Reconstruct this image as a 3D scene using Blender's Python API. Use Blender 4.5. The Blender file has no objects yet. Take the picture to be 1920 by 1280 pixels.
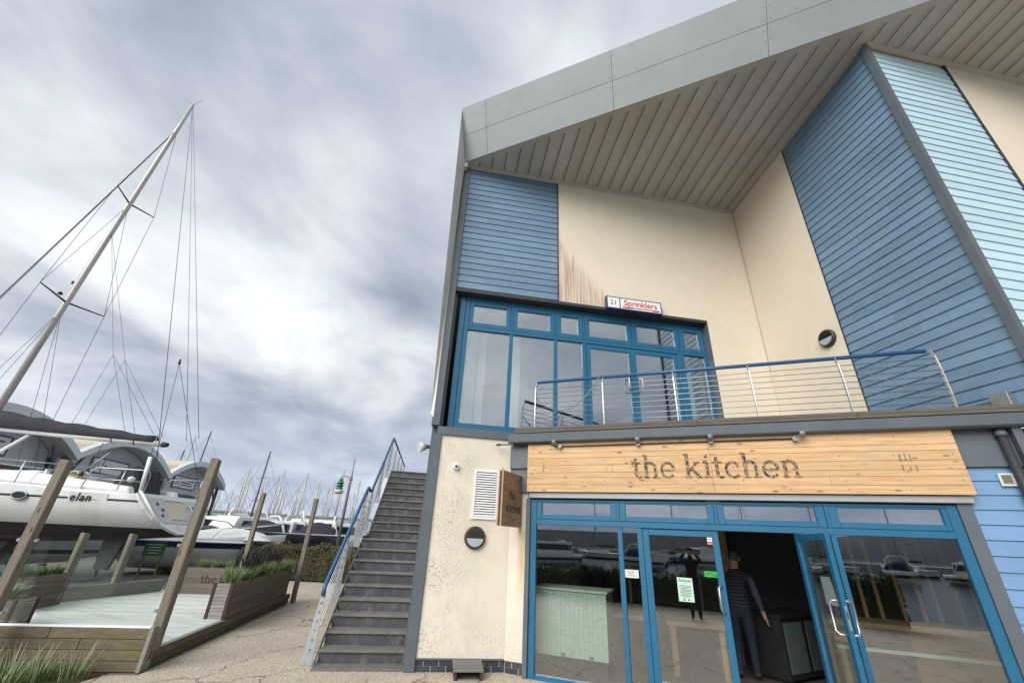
import bpy, math, random
from math import sin, cos, pi, radians as rad
from mathutils import Vector, Matrix
random.seed(7)
SC = bpy.context.scene
COL = SC.collection
V3 = Vector

# ------------------------------------------------------------------ camera
cam_d = bpy.data.cameras.new('camera')
cam = bpy.data.objects.new('camera', cam_d); COL.objects.link(cam)
cam_d.sensor_width = 36.0; cam_d.lens = 14.53
cam_d.clip_start = 0.02; cam_d.clip_end = 9000
CR = ((0.9331, 0.1165, 0.3403), (0.3569, -0.4177, -0.8356), (0.0448, 0.9011, -0.4313))
cam.matrix_world = Matrix(((*CR[0], 0), (*CR[1], 0), (*CR[2], 1.8), (0, 0, 0, 1)))
SC.camera = cam

# ------------------------------------------------------------------ light
SC.view_settings.view_transform = 'Standard'; SC.view_settings.look = 'None'
SC.view_settings.exposure = 1.27; SC.view_settings.gamma = 1.0
SUN_EL, SUN_AZ = rad(34), rad(-100)          # direction TOWARDS the sun (azimuth from +x, ccw)
sdir = V3((cos(SUN_EL)*cos(SUN_AZ), cos(SUN_EL)*sin(SUN_AZ), sin(SUN_EL)))
sun_d = bpy.data.lights.new('sun', 'SUN'); sun_d.energy = 1.5; sun_d.angle = rad(45); sun_d.color = (1.0, 0.98, 0.945)
sun = bpy.data.objects.new('sun', sun_d); COL.objects.link(sun)
sun.rotation_euler = sdir.to_track_quat('Z', 'Y').to_euler()
sun.location = (0, -10, 30)

class NT:
    def __init__(s, nt): s.nt = nt
    def n(s, typ, ins=None, **pr):
        nd = s.nt.nodes.new(typ)
        for k, v in pr.items(): setattr(nd, k, v)
        for k, v in (ins or {}).items(): s.set(nd, k, v)
        return nd
    def set(s, nd, k, v):
        sock = nd.inputs[k]
        if isinstance(v, bpy.types.NodeSocket): s.nt.links.new(v, sock)
        elif isinstance(v, bpy.types.Node): s.nt.links.new(v.outputs[0], sock)
        else:
            if isinstance(v, tuple) and len(v) == 3 and sock.type == 'RGBA': v = (*v, 1)
            sock.default_value = v
    def math(s, op, a, b=0.0, clamp=False):
        nd = s.n('ShaderNodeMath', {0: a, 1: b}, operation=op); nd.use_clamp = clamp; return nd.outputs[0]
    def mix(s, f, a, b, mode='MIX'):
        nd = s.nt.nodes.new('ShaderNodeMix'); nd.data_type = 'RGBA'; nd.blend_type = mode
        for i, v in ((0, f), (6, a), (7, b)):
            sock = nd.inputs[i]
            if isinstance(v, bpy.types.NodeSocket): s.nt.links.new(v, sock)
            elif isinstance(v, (int, float)): sock.default_value = v
            else: sock.default_value = (*v[:3], 1)
        return nd.outputs[2]
    def ramp(s, f, pts):
        nd = s.n('ShaderNodeValToRGB', {0: f}); cr = nd.color_ramp
        while len(cr.elements) < len(pts): cr.elements.new(0.5)
        for e, (p, c) in zip(cr.elements, pts):
            e.position = p; e.color = (c, c, c, 1) if isinstance(c, (int, float)) else (*c[:3], 1)
        return nd.outputs[0]
    def noise(s, vec, scale, detail=3, rough=0.55, dist=0.0):
        nd = s.n('ShaderNodeTexNoise', {'Scale': scale, 'Detail': detail, 'Roughness': rough, 'Distortion': dist})
        if vec is not None: s.set(nd, 'Vector', vec)
        return nd.outputs[0]
    def scl(s, vec, k):
        return s.n('ShaderNodeVectorMath', {0: vec, 1: k}, operation='MULTIPLY').outputs[0]
    def dot(s, vec, k):
        return s.n('ShaderNodeVectorMath', {0: vec, 1: k}, operation='DOT_PRODUCT').outputs['Value']

world = bpy.data.worlds.new('World'); SC.world = world; world.use_nodes = True
wt = NT(world.node_tree); world.node_tree.nodes.clear()
sky = wt.n('ShaderNodeTexSky', sky_type='NISHITA'); sky.sun_disc = False
sky.sun_elevation = SUN_EL; sky.sun_rotation = pi/2 - SUN_AZ; sky.air_density = 1.0; sky.dust_density = 2.0
tc = wt.n('ShaderNodeTexCoord')
d = tc.outputs['Generated']
sp = wt.n('ShaderNodeSeparateXYZ', {0: d})
den = wt.math('ADD', wt.math('MAXIMUM', sp.outputs[2], 0.0), 0.16)
inv = wt.math('DIVIDE', 1.0, den)
pl = wt.n('ShaderNodeVectorMath', {0: d, 'Scale': inv}, operation='SCALE').outputs[0]
STR = rad(112)                                # the streaks run along this bearing
al = wt.dot(pl, (cos(STR), sin(STR), 0)); ac = wt.dot(pl, (-sin(STR), cos(STR), 0))
pv = wt.n('ShaderNodeCombineXYZ', {0: wt.math('MULTIPLY', al, 0.62), 1: ac, 2: 3.3}).outputs[0]
n1 = wt.noise(pv, 0.95, 4, 0.5, 0.5)
n2 = wt.noise(pv, 4.2, 7, 0.62, 0.5)
n3 = wt.noise(wt.n('ShaderNodeCombineXYZ', {0: al, 1: ac, 2: 4.2}).outputs[0], 1.5, 6, 0.54, 0.35)
cl = wt.math('ADD', wt.math('MULTIPLY', n1, 0.50), wt.math('ADD', wt.math('MULTIPLY', n2, 0.09), wt.math('MULTIPLY', n3, 0.41)))
cloud = wt.ramp(cl, [(0.37, (0.140, 0.158, 0.196)), (0.44, (0.194, 0.217, 0.254)), (0.495, (0.254, 0.277, 0.306)), (0.54, (0.320, 0.339, 0.361)), (0.61, (0.410, 0.420, 0.433))])
gap = wt.ramp(wt.noise(wt.n('ShaderNodeCombineXYZ', {0: al, 1: ac, 2: 9.1}).outputs[0], 0.9, 4, 0.6), [(0.66, 0.0), (0.74, 0.7)])
hor = wt.ramp(sp.outputs[2], [(0.0, 1.0), (0.3, 0.0)])
cloud = wt.mix(wt.math('MULTIPLY', hor, 0.75), cloud, (0.235, 0.270, 0.338))
skyc = wt.n('ShaderNodeVectorMath', {0: sky.outputs[0], 'Scale': 0.07}, operation='SCALE').outputs[0]
mixc = wt.mix(gap, cloud, skyc)
bg = wt.n('ShaderNodeBackground', {'Color': mixc, 'Strength': 1.0})
out = wt.n('ShaderNodeOutputWorld', {'Surface': bg})

# ------------------------------------------------------------------ materials
MATS = {}
def pmat(name, base, rough=0.6, metal=0.0, var=0.12, vscale=3.0, bump=0.0, bscale=40.0, dirt=None, dirt_amt=0.0, dirt_scale=1.5,
         stretch=(1, 1, 1), tint=0.0, coat=0.0, spec=0.5, fn=None):
    m = bpy.data.materials.new(name); m.use_nodes = True
    t = NT(m.node_tree); m.node_tree.nodes.clear()
    bs = t.n('ShaderNodeBsdfPrincipled', {'Roughness': rough, 'Metallic': metal, 'Coat Weight': coat, 'Specular IOR Level': spec})
    o = t.n('ShaderNodeOutputMaterial', {'Surface': bs})
    tc = t.n('ShaderNodeTexCoord'); P = tc.outputs['Object']
    v = t.scl(P, stretch)
    nz = t.noise(v, vscale, 5, 0.6)
    c = t.mix(nz, tuple(max(0, x*(1-2*var)) for x in base), tuple(min(1, x*(1+1.2*var)) for x in base))
    if tint:
        oi = t.n('ShaderNodeObjectInfo')
        g = t.math('ADD', t.math('MULTIPLY', oi.outputs['Random'], 2*tint), 1-tint)
        c = t.mix(1.0, c, t.n('ShaderNodeCombineColor', {0: g, 1: g, 2: g}).outputs[0], 'MULTIPLY')
    if dirt:
        dn = t.ramp(t.noise(t.scl(P, stretch), dirt_scale, 6, 0.65), [(0.5, 0.0), (0.72, dirt_amt)])
        c = t.mix(dn, c, dirt)
    if fn: c = fn(t, P, c, bs) or c
    t.set(bs, 'Base Color', c)
    if bump:
        b = t.n('ShaderNodeBump', {'Strength': bump, 'Distance': 0.01, 'Height': t.noise(v, bscale, 4, 0.6)})
        t.set(bs, 'Normal', b)
    MATS[name] = m
    return m

# directions of the sawtooth plan
AN = rad(30.9)
A0 = V3((cos(AN), sin(AN), 0)); NA = V3((-sin(AN), cos(AN), 0)); CD = V3((sin(AN), -cos(AN), 0)); ZZ = V3((0, 0, 1))
K = V3((-2.807, 7.186, 0)); CO = V3((2.19, 10.17, 0))
def dotv(t, P, ax, o): return t.math('SUBTRACT', t.dot(P, tuple(ax)), float(ax.dot(o)))
def band(t, x, a, b, c, d_):                   # 0 below a, 1 from b to c, 0 above d
    return t.math('MULTIPLY', t.n('ShaderNodeMapRange', {0: x, 1: a, 2: b}).outputs[0], t.n('ShaderNodeMapRange', {0: x, 1: d_, 2: c}).outputs[0])

def f_mould(t, P, c, bs):                      # mould blotches on the ground-floor render
    s = dotv(t, P, A0, K); z = t.n('ShaderNodeSeparateXYZ', {0: P}).outputs[2]
    sp_ = t.ramp(t.noise(P, 38, 6, 0.75), [(0.5, 0.0), (0.64, 1.0)])
    big = t.ramp(t.noise(t.scl(P, (1, 1, 0.8)), 2.3, 4, 0.6), [(0.40, 0.0), (0.60, 1.0)])
    left = band(t, s, -1.6, -1.22, -1.0, -0.45)
    foot = t.n('ShaderNodeMapRange', {0: z, 1: 0.75, 2: 0.14}).outputs[0]
    zone = t.math('MAXIMUM', left, t.math('MULTIPLY', foot, 0.8))
    c = t.mix(t.math('MULTIPLY', t.math('MULTIPLY', zone, big), t.math('MULTIPLY', sp_, 0.95)), c, (0.16, 0.14, 0.11))
    gr = t.math('MULTIPLY', band(t, s, -1.1, -0.8, -0.5, -0.2), t.math('MULTIPLY', big, 0.3))
    c = t.mix(gr, c, (0.50, 0.53, 0.40))
    x = t.n('ShaderNodeSeparateXYZ', {0: P}).outputs[0]
    rust = t.math('MULTIPLY', band(t, x, -2.66, -2.6, -2.55, -2.47), band(t, z, 0.9, 1.5, 1.9, 2.0))
    rn = t.noise(t.scl(P, (14, 14, 0.8)), 1.5, 3)
    return t.mix(t.math('MULTIPLY', rust, t.math('MULTIPLY', rn, 0.95)), c, (0.52, 0.30, 0.05))
def f_streak(t, P, c, bs):                     # brown runs below the cladding edge on the upper wall
    s = dotv(t, P, A0, K); z = t.n('ShaderNodeSeparateXYZ', {0: P}).outputs[2]
    top = t.math('SUBTRACT', 8.45, t.math('MULTIPLY', t.math('SUBTRACT', s, 0.88), 1.25))
    rag = t.noise(t.n('ShaderNodeCombineXYZ', {0: s}).outputs[0], 9.0, 3, 0.7)
    top = t.math('ADD', top, t.math('MULTIPLY', t.math('SUBTRACT', rag, 0.55), 1.6))
    below = t.n('ShaderNodeMapRange', {0: t.math('SUBTRACT', top, z), 1: 0.0, 2: 0.35}).outputs[0]
    run = t.ramp(t.noise(t.n('ShaderNodeCombineXYZ', {0: t.math('MULTIPLY', s, 34.0), 1: t.math('MULTIPLY', z, 0.5)}).outputs[0], 1.0, 4, 0.7), [(0.44, 0.10), (0.58, 1.0)])
    w = t.math('MULTIPLY', band(t, s, 0.86, 0.9, 1.75, 2.4), t.math('MULTIPLY', below, t.math('MULTIPLY', run, 0.72)))
    return t.mix(w, c, (0.36, 0.19, 0.145))
def f_wood(ring=(0.33, 0.17, 0.06), along='x', knots=True):
    def f(t, P, c, bs):
        st = {'x': (0.7, 14, 14), 'y': (14, 0.7, 14), 'z': (14, 14, 0.7)}[along]
        oi = t.n('ShaderNodeObjectInfo')
        off = t.n('ShaderNodeCombineXYZ', {0: t.math('MULTIPLY', oi.outputs['Random'], 31.0), 1: t.math('MULTIPLY', oi.outputs['Random'], 17.0), 2: 0.0}).outputs[0]
        P2 = t.n('ShaderNodeVectorMath', {0: P, 1: off}, operation='ADD').outputs[0]
        g = t.noise(t.scl(P2, st), 2.2, 6, 0.65, 0.6)
        c = t.mix(t.ramp(g, [(0.42, 0.0), (0.62, 0.55)]), c, ring)
        if knots:
            ks = {'x': (3.6, 9, 9), 'y': (9, 3.6, 9), 'z': (9, 9, 3.6)}[along]
            vo = t.n('ShaderNodeTexVoronoi', {'Vector': t.scl(P2, ks), 'Scale': 1.0, 'Randomness': 1.0})
            kn = t.ramp(vo.outputs['Distance'], [(0.07, 1.0), (0.19, 0.0)])
            c = t.mix(t.math('MULTIPLY', kn, 0.8), c, tuple(x*0.35 for x in ring))
        return c
    return f

def f_sign(t, P, c, bs):
    c = f_wood((0.42, 0.23, 0.09))(t, P, c, bs)
    gr = t.ramp(t.noise(t.scl(P, (0.9, 5, 3)), 1.6, 6, 0.7), [(0.50, 0.0), (0.68, 0.55)])
    c = t.mix(gr, c, (0.50, 0.40, 0.29))
    sp_ = t.ramp(t.noise(t.scl(P, (1, 3, 1.6)), 26, 3, 0.6), [(0.66, 0.0), (0.74, 0.75)])
    return t.mix(sp_, c, (0.16, 0.08, 0.03))
pmat('render_wall', (0.73, 0.65, 0.515), 0.9, var=0.05, vscale=1.2, bump=0.25, bscale=180, dirt=(0.55, 0.49, 0.38), dirt_amt=0.22, dirt_scale=4.5, fn=f_streak)
pmat('render_stained', (0.74, 0.675, 0.565), 0.9, var=0.05, vscale=1.2, bump=0.3, bscale=160, dirt=(0.48, 0.43, 0.34), dirt_amt=0.35, dirt_scale=1.6, fn=f_mould)
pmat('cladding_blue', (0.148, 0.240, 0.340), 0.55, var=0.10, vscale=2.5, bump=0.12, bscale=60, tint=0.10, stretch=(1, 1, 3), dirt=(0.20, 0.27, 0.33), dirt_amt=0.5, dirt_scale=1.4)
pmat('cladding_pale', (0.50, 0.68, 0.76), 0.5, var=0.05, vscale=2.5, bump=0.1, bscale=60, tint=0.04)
pmat('cladding_low', (0.155, 0.285, 0.47), 0.55, var=0.07, vscale=2.5, bump=0.1, bscale=60, tint=0.05)
pmat('frame_blue', (0.012, 0.120, 0.225), 0.42, var=0.08, vscale=6, bump=0.05, bscale=200)
pmat('rail_blue', (0.032, 0.105, 0.235), 0.35, var=0.1, vscale=8)
pmat('trim_grey', (0.098, 0.120, 0.140), 0.5, var=0.08, vscale=3, bump=0.05, bscale=80, dirt=(0.17, 0.17, 0.165), dirt_amt=0.4, dirt_scale=2.5)
pmat('trim_dark', (0.035, 0.038, 0.042), 0.6, var=0.15, vscale=4)
def f_soffit(t, P, c, bs):
    w = t.ramp(t.noise(P, 0.55, 4, 0.6), [(0.4, 0.0), (0.65, 0.6)])
    c = t.mix(w, c, (0.37, 0.325, 0.25))
    sp_ = t.ramp(t.noise(P, 45, 4, 0.7), [(0.58, 0.0), (0.75, 0.3)])
    return t.mix(sp_, c, (0.12, 0.10, 0.08))
pmat('soffit_seam', (0.15, 0.13, 0.105), 0.7, var=0.3, vscale=6)
pmat('soffit_metal', (0.42, 0.41, 0.38), 0.5, metal=0.05, var=0.1, vscale=1.5, tint=0.06, bump=0.08, bscale=20, fn=f_soffit)
pmat('fin_metal', (0.66, 0.65, 0.62), 0.5, var=0.06, vscale=1.2, dirt=(0.45, 0.42, 0.36), dirt_amt=0.4, dirt_scale=2)
pmat('fascia_metal', (0.355, 0.375, 0.385), 0.42, metal=0.08, var=0.07, vscale=1.3, tint=0.04, dirt=(0.28, 0.27, 0.24), dirt_amt=0.4, dirt_scale=1.2, bump=0.05, bscale=6)
pmat('rust_dot', (0.09, 0.05, 0.03), 0.8)
pmat('steel', (0.50, 0.51, 0.51), 0.42, metal=1.0, var=0.06, vscale=20)
pmat('galvanised', (0.29, 0.305, 0.305), 0.5, metal=0.6, var=0.18, vscale=14, bump=0.05, bscale=60)
pmat('brick_dark', (0.045, 0.050, 0.060), 0.6, var=0.3, vscale=12, tint=0.25, bump=0.3, bscale=80)
pmat('mortar', (0.33, 0.32, 0.30), 0.95, var=0.15, vscale=20, bump=0.3, bscale=90)
pmat('letter_faint', (0.30, 0.20, 0.115), 0.8, var=0.3, vscale=20)
pmat('sign_wood', (0.69, 0.45, 0.235), 0.7, var=0.10, vscale=1.5, tint=0.09, bump=0.12, bscale=30, stretch=(0.8, 8, 8), fn=f_sign)
pmat('sign_wood_old', (0.30, 0.19, 0.11), 0.75, var=0.2, vscale=3, tint=0.1, bump=0.15, bscale=30, stretch=(8, 0.8, 8), fn=f_wood((0.15, 0.09, 0.05), 'y'))
pmat('sign_edge', (0.50, 0.30, 0.20), 0.75, var=0.15, vscale=5)
def f_worn(t, P, c, bs):
    w = t.ramp(t.noise(P, 22, 5, 0.7), [(0.44, 0.0), (0.56, 1.0)])
    return t.mix(w, c, (0.36, 0.24, 0.13))
pmat('letter_char', (0.028, 0.028, 0.032), 0.8, var=0.3, vscale=20, fn=f_worn)
pmat('ink', (0.02, 0.02, 0.024), 0.7)
pmat('post_wood', (0.235, 0.212, 0.172), 0.85, var=0.2, vscale=4, tint=0.08, bump=0.3, bscale=25, stretch=(6, 6, 0.7), fn=f_wood((0.11, 0.085, 0.05), 'z'), dirt=(0.15, 0.16, 0.06), dirt_amt=0.5, dirt_scale=0.9)
pmat('planter_wood', (0.165, 0.138, 0.108), 0.85, var=0.2, vscale=3, tint=0.15, bump=0.3, bscale=25, stretch=(1, 1, 9), dirt=(0.11, 0.115, 0.04), dirt_amt=0.4, dirt_scale=0.8)
pmat('planter_grey', (0.30, 0.28, 0.245), 0.85, var=0.2, vscale=3, tint=0.12, bump=0.3, bscale=25, stretch=(1, 1, 9))
pmat('sleeper_wood', (0.165, 0.135, 0.085), 0.9, var=0.35, vscale=3, tint=0.12, bump=0.35, bscale=22, stretch=(0.7, 4, 7), dirt=(0.15, 0.15, 0.03), dirt_amt=0.8, dirt_scale=0.8)
pmat('planter_trim', (0.055, 0.032, 0.026), 0.8, var=0.25, vscale=6)
pmat('deck_wood', (0.60, 0.61, 0.57), 0.85, var=0.12, vscale=3, tint=0.10, bump=0.35, bscale=50, stretch=(0.6, 9, 1), dirt=(0.36, 0.37, 0.29), dirt_amt=0.6, dirt_scale=0.9)
pmat('cap_wood', (0.13, 0.115, 0.095), 0.85, var=0.25, vscale=4, tint=0.1, bump=0.3, bscale=25, stretch=(0.6, 8, 8))
pmat('step_riser', (0.085, 0.09, 0.098), 0.55, metal=0.2, var=0.3, vscale=8, tint=0.15, bump=0.2, bscale=40, dirt=(0.22, 0.22, 0.22), dirt_amt=0.6, dirt_scale=6, stretch=(1, 1, 0.6))
pmat('step_tread', (0.19, 0.178, 0.16), 0.8, var=0.25, vscale=6, tint=0.12, bump=0.3, bscale=60)
pmat('white_paint', (0.80, 0.81, 0.80), 0.4, var=0.03, vscale=4)
pmat('gelcoat', (0.70, 0.705, 0.69), 0.35, var=0.05, vscale=1.5, dirt=(0.50, 0.47, 0.41), dirt_amt=0.5, dirt_scale=1.3, stretch=(1, 1, 0.4))
pmat('gelcoat_grey', (0.48, 0.49, 0.48), 0.4, var=0.06, vscale=2)
pmat('hull_black', (0.012, 0.013, 0.018), 0.35, var=0.2, vscale=2)
pmat('antifoul', (0.065, 0.055, 0.05), 0.8, var=0.3, vscale=3, bump=0.1, bscale=30)
pmat('stripe_grey', (0.045, 0.048, 0.055), 0.4)
pmat('navy_canvas', (0.014, 0.022, 0.075), 0.8, var=0.2, vscale=5, bump=0.3, bscale=6)
pmat('dark_canvas', (0.028, 0.029, 0.035), 0.85, var=0.25, vscale=5, bump=0.4, bscale=7)
pmat('maroon_canvas', (0.030, 0.020, 0.034), 0.8, var=0.2, vscale=5)
pmat('red_paint', (0.36, 0.018, 0.025), 0.5, var=0.1, vscale=3)
pmat('yellow_paint', (0.46, 0.27, 0.02), 0.55, var=0.1, vscale=3)
pmat('orange_wood', (0.30, 0.11, 0.03), 0.5, var=0.2, vscale=4)
pmat('mast_metal', (0.46, 0.44, 0.41), 0.45, metal=0.35, var=0.1, vscale=4)
pmat('mast_dark', (0.06, 0.06, 0.065), 0.5)
pmat('rope_grey', (0.09, 0.095, 0.105), 0.7)
pmat('rope_pale', (0.55, 0.50, 0.36), 0.9)
pmat('black_plastic', (0.02, 0.02, 0.022), 0.45, var=0.2, vscale=8)
pmat('dark_glass', (0.012, 0.016, 0.022), 0.08, var=0.0)
pmat('shed_roof', (0.58, 0.61, 0.62), 0.45, metal=0.1, var=0.06, vscale=0.6)
pmat('shed_rib', (0.60, 0.55, 0.42), 0.6)
pmat('shed_wall', (0.50, 0.52, 0.53), 0.6, var=0.1, vscale=0.7)
pmat('shed_dark', (0.10, 0.105, 0.11), 0.7, var=0.2, vscale=1)
pmat('lamp_bronze', (0.06, 0.048, 0.04), 0.45, metal=0.3, var=0.15, vscale=10)
pmat('lamp_lens', (0.38, 0.43, 0.47), 0.25)
pmat('green_plastic', (0.008, 0.17, 0.055), 0.35)
pmat('green_sign', (0.015, 0.13, 0.045), 0.5)
pmat('paper', (0.75, 0.76, 0.74), 0.8)
pmat('paper_green', (0.50, 0.68, 0.55), 0.8)
pmat('sign_red', (0.55, 0.025, 0.03), 0.5)
pmat('sign_navy', (0.02, 0.035, 0.13), 0.4)
pmat('sign_green', (0.03, 0.42, 0.06), 0.5)
pmat('sign_pink', (0.62, 0.12, 0.13), 0.5)
pmat('fridge_glass', (0.11, 0.14, 0.14), 0.2)
pmat('tile_green', (0.50, 0.60, 0.52), 0.3, var=0.05, vscale=5, tint=0.06)
pmat('tile_grout', (0.22, 0.27, 0.24), 0.8)
pmat('counter_top', (0.62, 0.66, 0.58), 0.5)
def f_floor(t, P, c, bs):
    br = t.n('ShaderNodeTexBrick', {'Vector': P, 'Scale': 3.2, 'Mortar Size': 0.004, 'Color1': (0.16, 0.13, 0.10), 'Color2': (0.075, 0.06, 0.05), 'Mortar': (0.02, 0.018, 0.015)})
    return t.mix(0.8, c, br.outputs[0])
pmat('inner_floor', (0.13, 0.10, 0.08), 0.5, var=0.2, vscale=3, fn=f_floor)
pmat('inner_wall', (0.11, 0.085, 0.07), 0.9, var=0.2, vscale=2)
pmat('inner_wood', (0.42, 0.25, 0.12), 0.6, var=0.2, vscale=3, tint=0.1, fn=f_wood((0.24, 0.13, 0.05), 'z', False))
pmat('inner_brown', (0.25, 0.12, 0.045), 0.6, var=0.2, vscale=2)
pmat('inner_ceiling', (0.45, 0.45, 0.44), 0.9, var=0.05)
pmat('column_white', (0.72, 0.76, 0.74), 0.7, var=0.05)
def f_aggregate(t, P, c, bs):
    vo = t.n('ShaderNodeTexVoronoi', {'Vector': P, 'Scale': 75.0, 'Randomness': 1.0})
    st = t.n('ShaderNodeSeparateColor', {0: vo.outputs['Color']}).outputs[0]
    g = t.ramp(st, [(0.0, (0.24, 0.19, 0.14)), (0.35, (0.45, 0.365, 0.27)), (0.7, (0.64, 0.54, 0.42)), (1.0, (0.80, 0.73, 0.61))])
    c = t.mix(0.75, c, g)
    big = t.ramp(t.noise(P, 0.8, 5, 0.6), [(0.35, 0.35), (0.65, 0.0)])
    c = t.mix(big, c, (0.34, 0.29, 0.23))
    P2 = t.n('ShaderNodeVectorMath', {0: P, 1: t.n('ShaderNodeVectorMath', {0: t.n('ShaderNodeTexNoise', {'Vector': P, 'Scale': 2.2, 'Detail': 5.0}).outputs['Color'], 'Scale': 0.55}, operation='SCALE').outputs[0]}, operation='ADD').outputs[0]
    cr = t.n('ShaderNodeTexVoronoi', {'Vector': t.scl(P2, (1.0, 0.62, 1)), 'Scale': 0.95}, feature='DISTANCE_TO_EDGE')
    w = t.math('MULTIPLY', t.ramp(cr.outputs['Distance'], [(0.0, 1.0), (0.016, 0.0)]), t.ramp(t.noise(P, 0.9, 3), [(0.38, 0.0), (0.50, 1.0)]))
    c = t.mix(t.math('MULTIPLY', w, 0.85), c, (0.07, 0.055, 0.04))
    b = t.n('ShaderNodeBump', {'Strength': 0.55, 'Distance': 0.012, 'Height': t.math('SUBTRACT', vo.outputs['Distance'], t.math('MULTIPLY', w, 1.5))}); b.invert = True
    t.set(bs, 'Normal', b)
    return c
pmat('aggregate', (0.47, 0.39, 0.30), 0.9, var=0.1, vscale=2, fn=f_aggregate)
pmat('yard_ground', (0.20, 0.19, 0.17), 0.95, var=0.25, vscale=0.8, bump=0.3, bscale=20)
def f_water(t, P, c, bs):
    b = t.n('ShaderNodeBump', {'Strength': 0.35, 'Distance': 0.08, 'Height': t.noise(t.scl(P, (1.0, 2.0, 1)), 1.4, 5, 0.6)})
    t.set(bs, 'Normal', b)
pmat('sea_water', (0.035, 0.050, 0.055), 0.08, var=0.1, vscale=0.1, fn=f_water)
pmat('harbour_stone', (0.33, 0.32, 0.30), 0.9, var=0.3, vscale=0.5, bump=0.3, bscale=3)
pmat('harbour_shed', (0.36, 0.42, 0.40), 0.8, var=0.06, vscale=0.05)
pmat('hill_green', (0.27, 0.29, 0.30), 0.95, var=0.3, vscale=0.01)
def leafmat(name, a, b_, rough=0.55, trans=0.25):
    m = bpy.data.materials.new(name); m.use_nodes = True
    t = NT(m.node_tree); m.node_tree.nodes.clear()
    P = t.n('ShaderNodeTexCoord').outputs['Object']
    c = t.mix(t.noise(P, 9, 4, 0.7), a, b_)
    df = t.n('ShaderNodeBsdfPrincipled', {'Base Color': c, 'Roughness': rough, 'Specular IOR Level': 0.3})
    tr = t.n('ShaderNodeBsdfTranslucent', {'Color': c})
    mx = t.n('ShaderNodeMixShader', {0: trans, 1: df, 2: tr})
    t.n('ShaderNodeOutputMaterial', {'Surface': mx}); MATS[name] = m
leafmat('hedge_leaf', (0.040, 0.044, 0.016), (0.17, 0.165, 0.065))
leafmat('hedge_low', (0.030, 0.055, 0.010), (0.10, 0.15, 0.03))
leafmat('grass_green', (0.055, 0.115, 0.022), (0.17, 0.26, 0.07))
leafmat('grass_pale', (0.26, 0.30, 0.15), (0.62, 0.62, 0.46))
leafmat('flax_dark', (0.012, 0.012, 0.018), (0.05, 0.045, 0.05))
leafmat('bush_leaf', (0.015, 0.035, 0.010), (0.05, 0.10, 0.03))
pmat('soil', (0.05, 0.035, 0.022), 0.95)
pmat('twig', (0.07, 0.05, 0.035), 0.9)
pmat('skin_tone', (0.42, 0.24, 0.16), 0.6)
pmat('grey_hair', (0.10, 0.085, 0.075), 0.8, var=0.3, vscale=40)
def f_quilt(t, P, c, bs):
    z = t.n('ShaderNodeSeparateXYZ', {0: P}).outputs[2]
    s = t.math('ABSOLUTE', t.math('SINE', t.math('MULTIPLY', z, 62.0)))
    t.set(bs, 'Normal', t.n('ShaderNodeBump', {'Strength': 1.0, 'Distance': 0.02, 'Height': s}))
    return t.mix(t.ramp(s, [(0.0, 0.7), (0.25, 0.0)]), c, (0.014, 0.014, 0.024))
pmat('cloth_vest', (0.022, 0.023, 0.038), 0.7, var=0.3, vscale=30, fn=f_quilt)
pmat('cloth_sleeve', (0.055, 0.055, 0.075), 0.85, var=0.4, vscale=60)
pmat('cloth_denim', (0.009, 0.015, 0.034), 0.85, var=0.25, vscale=12)
pmat('shoe_brown', (0.12, 0.05, 0.035), 0.6)
pmat('cloth_black', (0.014, 0.014, 0.016), 0.85, var=0.3, vscale=20)

def glassmat(name, refl, tint):
    m = bpy.data.materials.new(name); m.use_nodes = True
    t = NT(m.node_tree); m.node_tree.nodes.clear()
    fc = t.n('ShaderNodeLayerWeight', {'Blend': 0.5}).outputs['Facing']
    f = t.math('ADD', t.math('MULTIPLY', t.math('POWER', fc, 5.0), 0.85-refl), refl)
    tr = t.n('ShaderNodeBsdfTransparent', {'Color': (*tint, 1)})
    gl = t.n('ShaderNodeBsdfGlossy', {'Color': (0.9, 0.93, 0.97, 1), 'Roughness': 0.004})
    mx = t.n('ShaderNodeMixShader', {0: f, 1: tr, 2: gl})
    t.n('ShaderNodeOutputMaterial', {'Surface': mx}); MATS[name] = m
glassmat('shop_glass', 0.20, (0.92, 0.96, 0.94))
glassmat('upper_glass', 0.34, (0.88, 0.93, 0.93))
glassmat('screen_glass', 0.035, (0.95, 0.985, 0.97))

# ------------------------------------------------------------------ mesh helpers
class Fr:                                       # a local frame
    def __init__(s, o=(0, 0, 0), ux=(1, 0, 0), uy=(0, 1, 0), uz=(0, 0, 1)):
        s.o, s.x, s.y, s.z = V3(o), V3(ux), V3(uy), V3(uz)
    def p(s, a, b, c): return s.o + s.x*a + s.y*b + s.z*c
W = Fr(); FA = Fr(K, A0, NA); FC = Fr(CO, CD, A0)   # FA: (along wall, into wall, up); FC: (towards the camera, into wall, up)

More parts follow.
